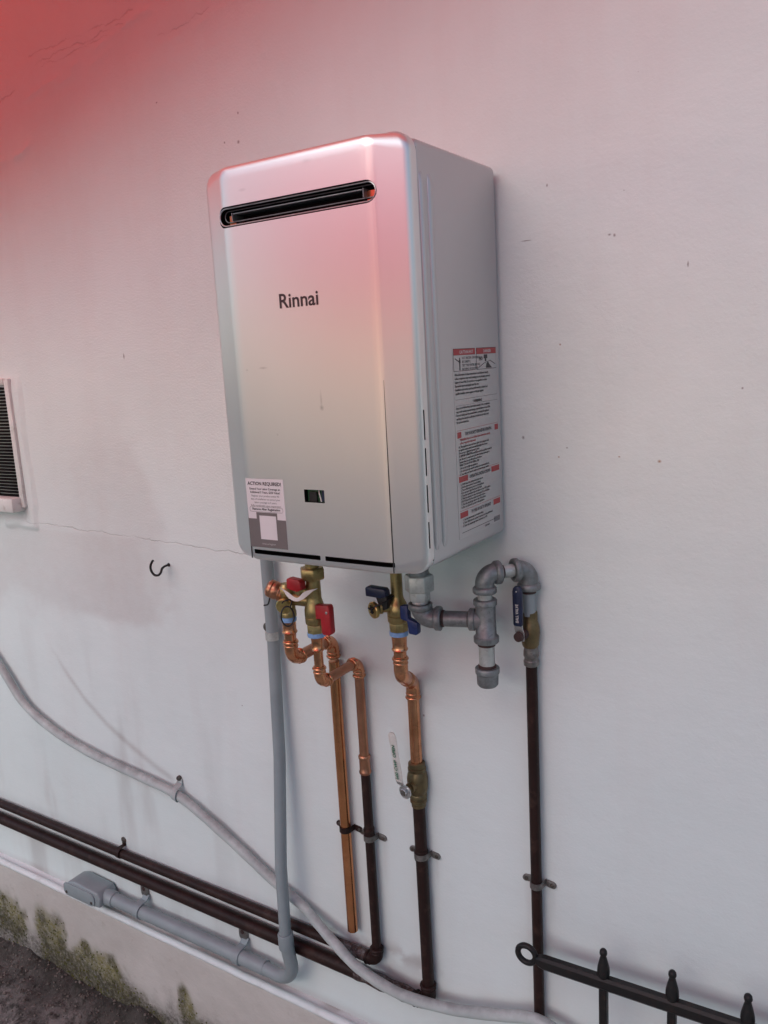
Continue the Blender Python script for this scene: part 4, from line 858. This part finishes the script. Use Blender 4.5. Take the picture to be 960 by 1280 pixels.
# ------------------------------------------------------------------ wall hook
HK = empty('wall_hook', (-.4878, 0, 1.3374), 'small black open cup hook screwed into the wall left of the conduit', 'hook')
b = B(); hk = spline([V(-.4878, .004, 1.3374), V(-.486, -.012, 1.3375), V(-.484, -.022, 1.3350), V(-.4795, -.030, 1.3295), V(-.4835, -.034, 1.3245), V(-.4925, -.036, 1.3250), V(-.4990, -.037, 1.3330), V(-.4995, -.037, 1.3430), V(-.4945, -.036, 1.3520), V(-.4915, -.036, 1.3545)], 6)
b.tube([V(-.4878, .002, 1.3374)+(p-V(-.4878, .002, 1.3374))*1.12 for p in hk], .0027, 8); mk('hook', b, m_black, HK)
mk('collar', B().lathe((-.4878, .001, 1.3374), (0, -1, 0), [(0, .0045), (.002, .0045), (.003, .003)], 10), m_black, HK)

# ------------------------------------------------------------------ old air conditioner at the left edge
AC = empty('air_conditioner', (-1.34, -.02, 1.428), 'old cream wall air conditioner with a black slatted grille', 'air conditioner')
b = B(); b.prism(rrect(-1.66, -.990, 1.440, 1.770, .016, 5), XZ, -.004, .006); mk('back_panel', b, m_slat, AC)
mk('frame', B().box(-1.003, -.983, -.014, .004, 1.446, 1.776), m_ac, AC, bevel=.005)
mk('frame', B().box(-1.66, -.996, -.040, .004, 1.436, 1.474), m_ac, AC, bevel=.006); mk('frame', B().box(-1.66, -1.0035, -.014, .004, 1.758, 1.7765), m_ac, AC, bevel=.005)
mk('frame', B().box(-1.68, -1.6605, -.014, .004, 1.440, 1.776), m_ac, AC, bevel=.005)
b = B(); Ms = Matrix.Translation((-1.332, -.0085, 0)) @ Matrix.Rotation(R(35), 4, 'X'); b.box(-.328, .328, -.0052, .0052, -.0006, .0006, Ms)
sm_ = mesh_from('slat', b, V(0, 0, 0)); sm_.materials.append(m_slat)
for k in range(34):
    o = bpy.data.objects.new('slat', sm_); COL.objects.link(o); o.parent = AC; o.location = V(0, 0, 1.478+k*.0083)-AC.location

# ------------------------------------------------------------------ black iron fence at the lower right
fy = -.075; zr0 = .7225
FE = empty('iron_fence', (.75, fy, 0), 'black iron fence with pointed pickets and an end ring before the gas pipe', 'fence')
def rz(x): return zr0+.035*(x-.45)
b = B(); b.torus((.4015, fy, .7255), (0, 1, 0), .0165, .0052, 28, 10); mk('ring', b, m_black, FE)
Mr = lambda x: V(x, fy, rz(x))
b = B(); rs = []
for x, k in ((.417, .45), (.424, .8), (.434, 1.), (1.9, 1.)): rs.append([V(x, fy+a*.0085*k, rz(x)+c*.0118*k) for a, c in ((-1, -.6), (-.6, -1), (.6, -1), (1, -.6), (1, .6), (.6, 1), (-.6, 1), (-1, .6))])
b.rings(rs); mk('rail', b, m_black, FE, ang=25)
b = B(); b.box(.43, 1.9, fy-.008, fy+.008, .14, .165); mk('rail', b, m_black, FE, bevel=.002)
pk = B()
pk.rings([[V(a*.0068, c*.0068, z_) for a, c in ((-1, -.7), (-.7, -1), (.7, -1), (1, -.7), (1, .7), (.7, 1), (-.7, 1), (-1, .7))] for z_ in (0.0, .729)], True)
fin_ = B(); fin_.lathe((0, 0, .728), (0, 0, 1), [(0, .0072), (.004, .0098), (.010, .0108), (.018, .0102), (.028, .0080), (.037, .0056), (.041, .0046), (.043, .0058), (.046, .0066), (.050, .0060), (.0528, .0040), (.0538, .001)], 12)
pm_, fm_ = mesh_from('picket', pk, ang=25), mesh_from('finial', fin_, ang=60)
pm_.materials.append(m_black); fm_.materials.append(m_black)
for k in range(12):
    x = .5395+k*.1115; o = bpy.data.objects.new('picket', pm_); COL.objects.link(o); o.parent = FE; o.location = V(x, fy-.0005, rz(x)-.722)-FE.location
    o2 = bpy.data.objects.new('finial', fm_); COL.objects.link(o2); o2.parent = o; o2.location = (0, 0, .004)
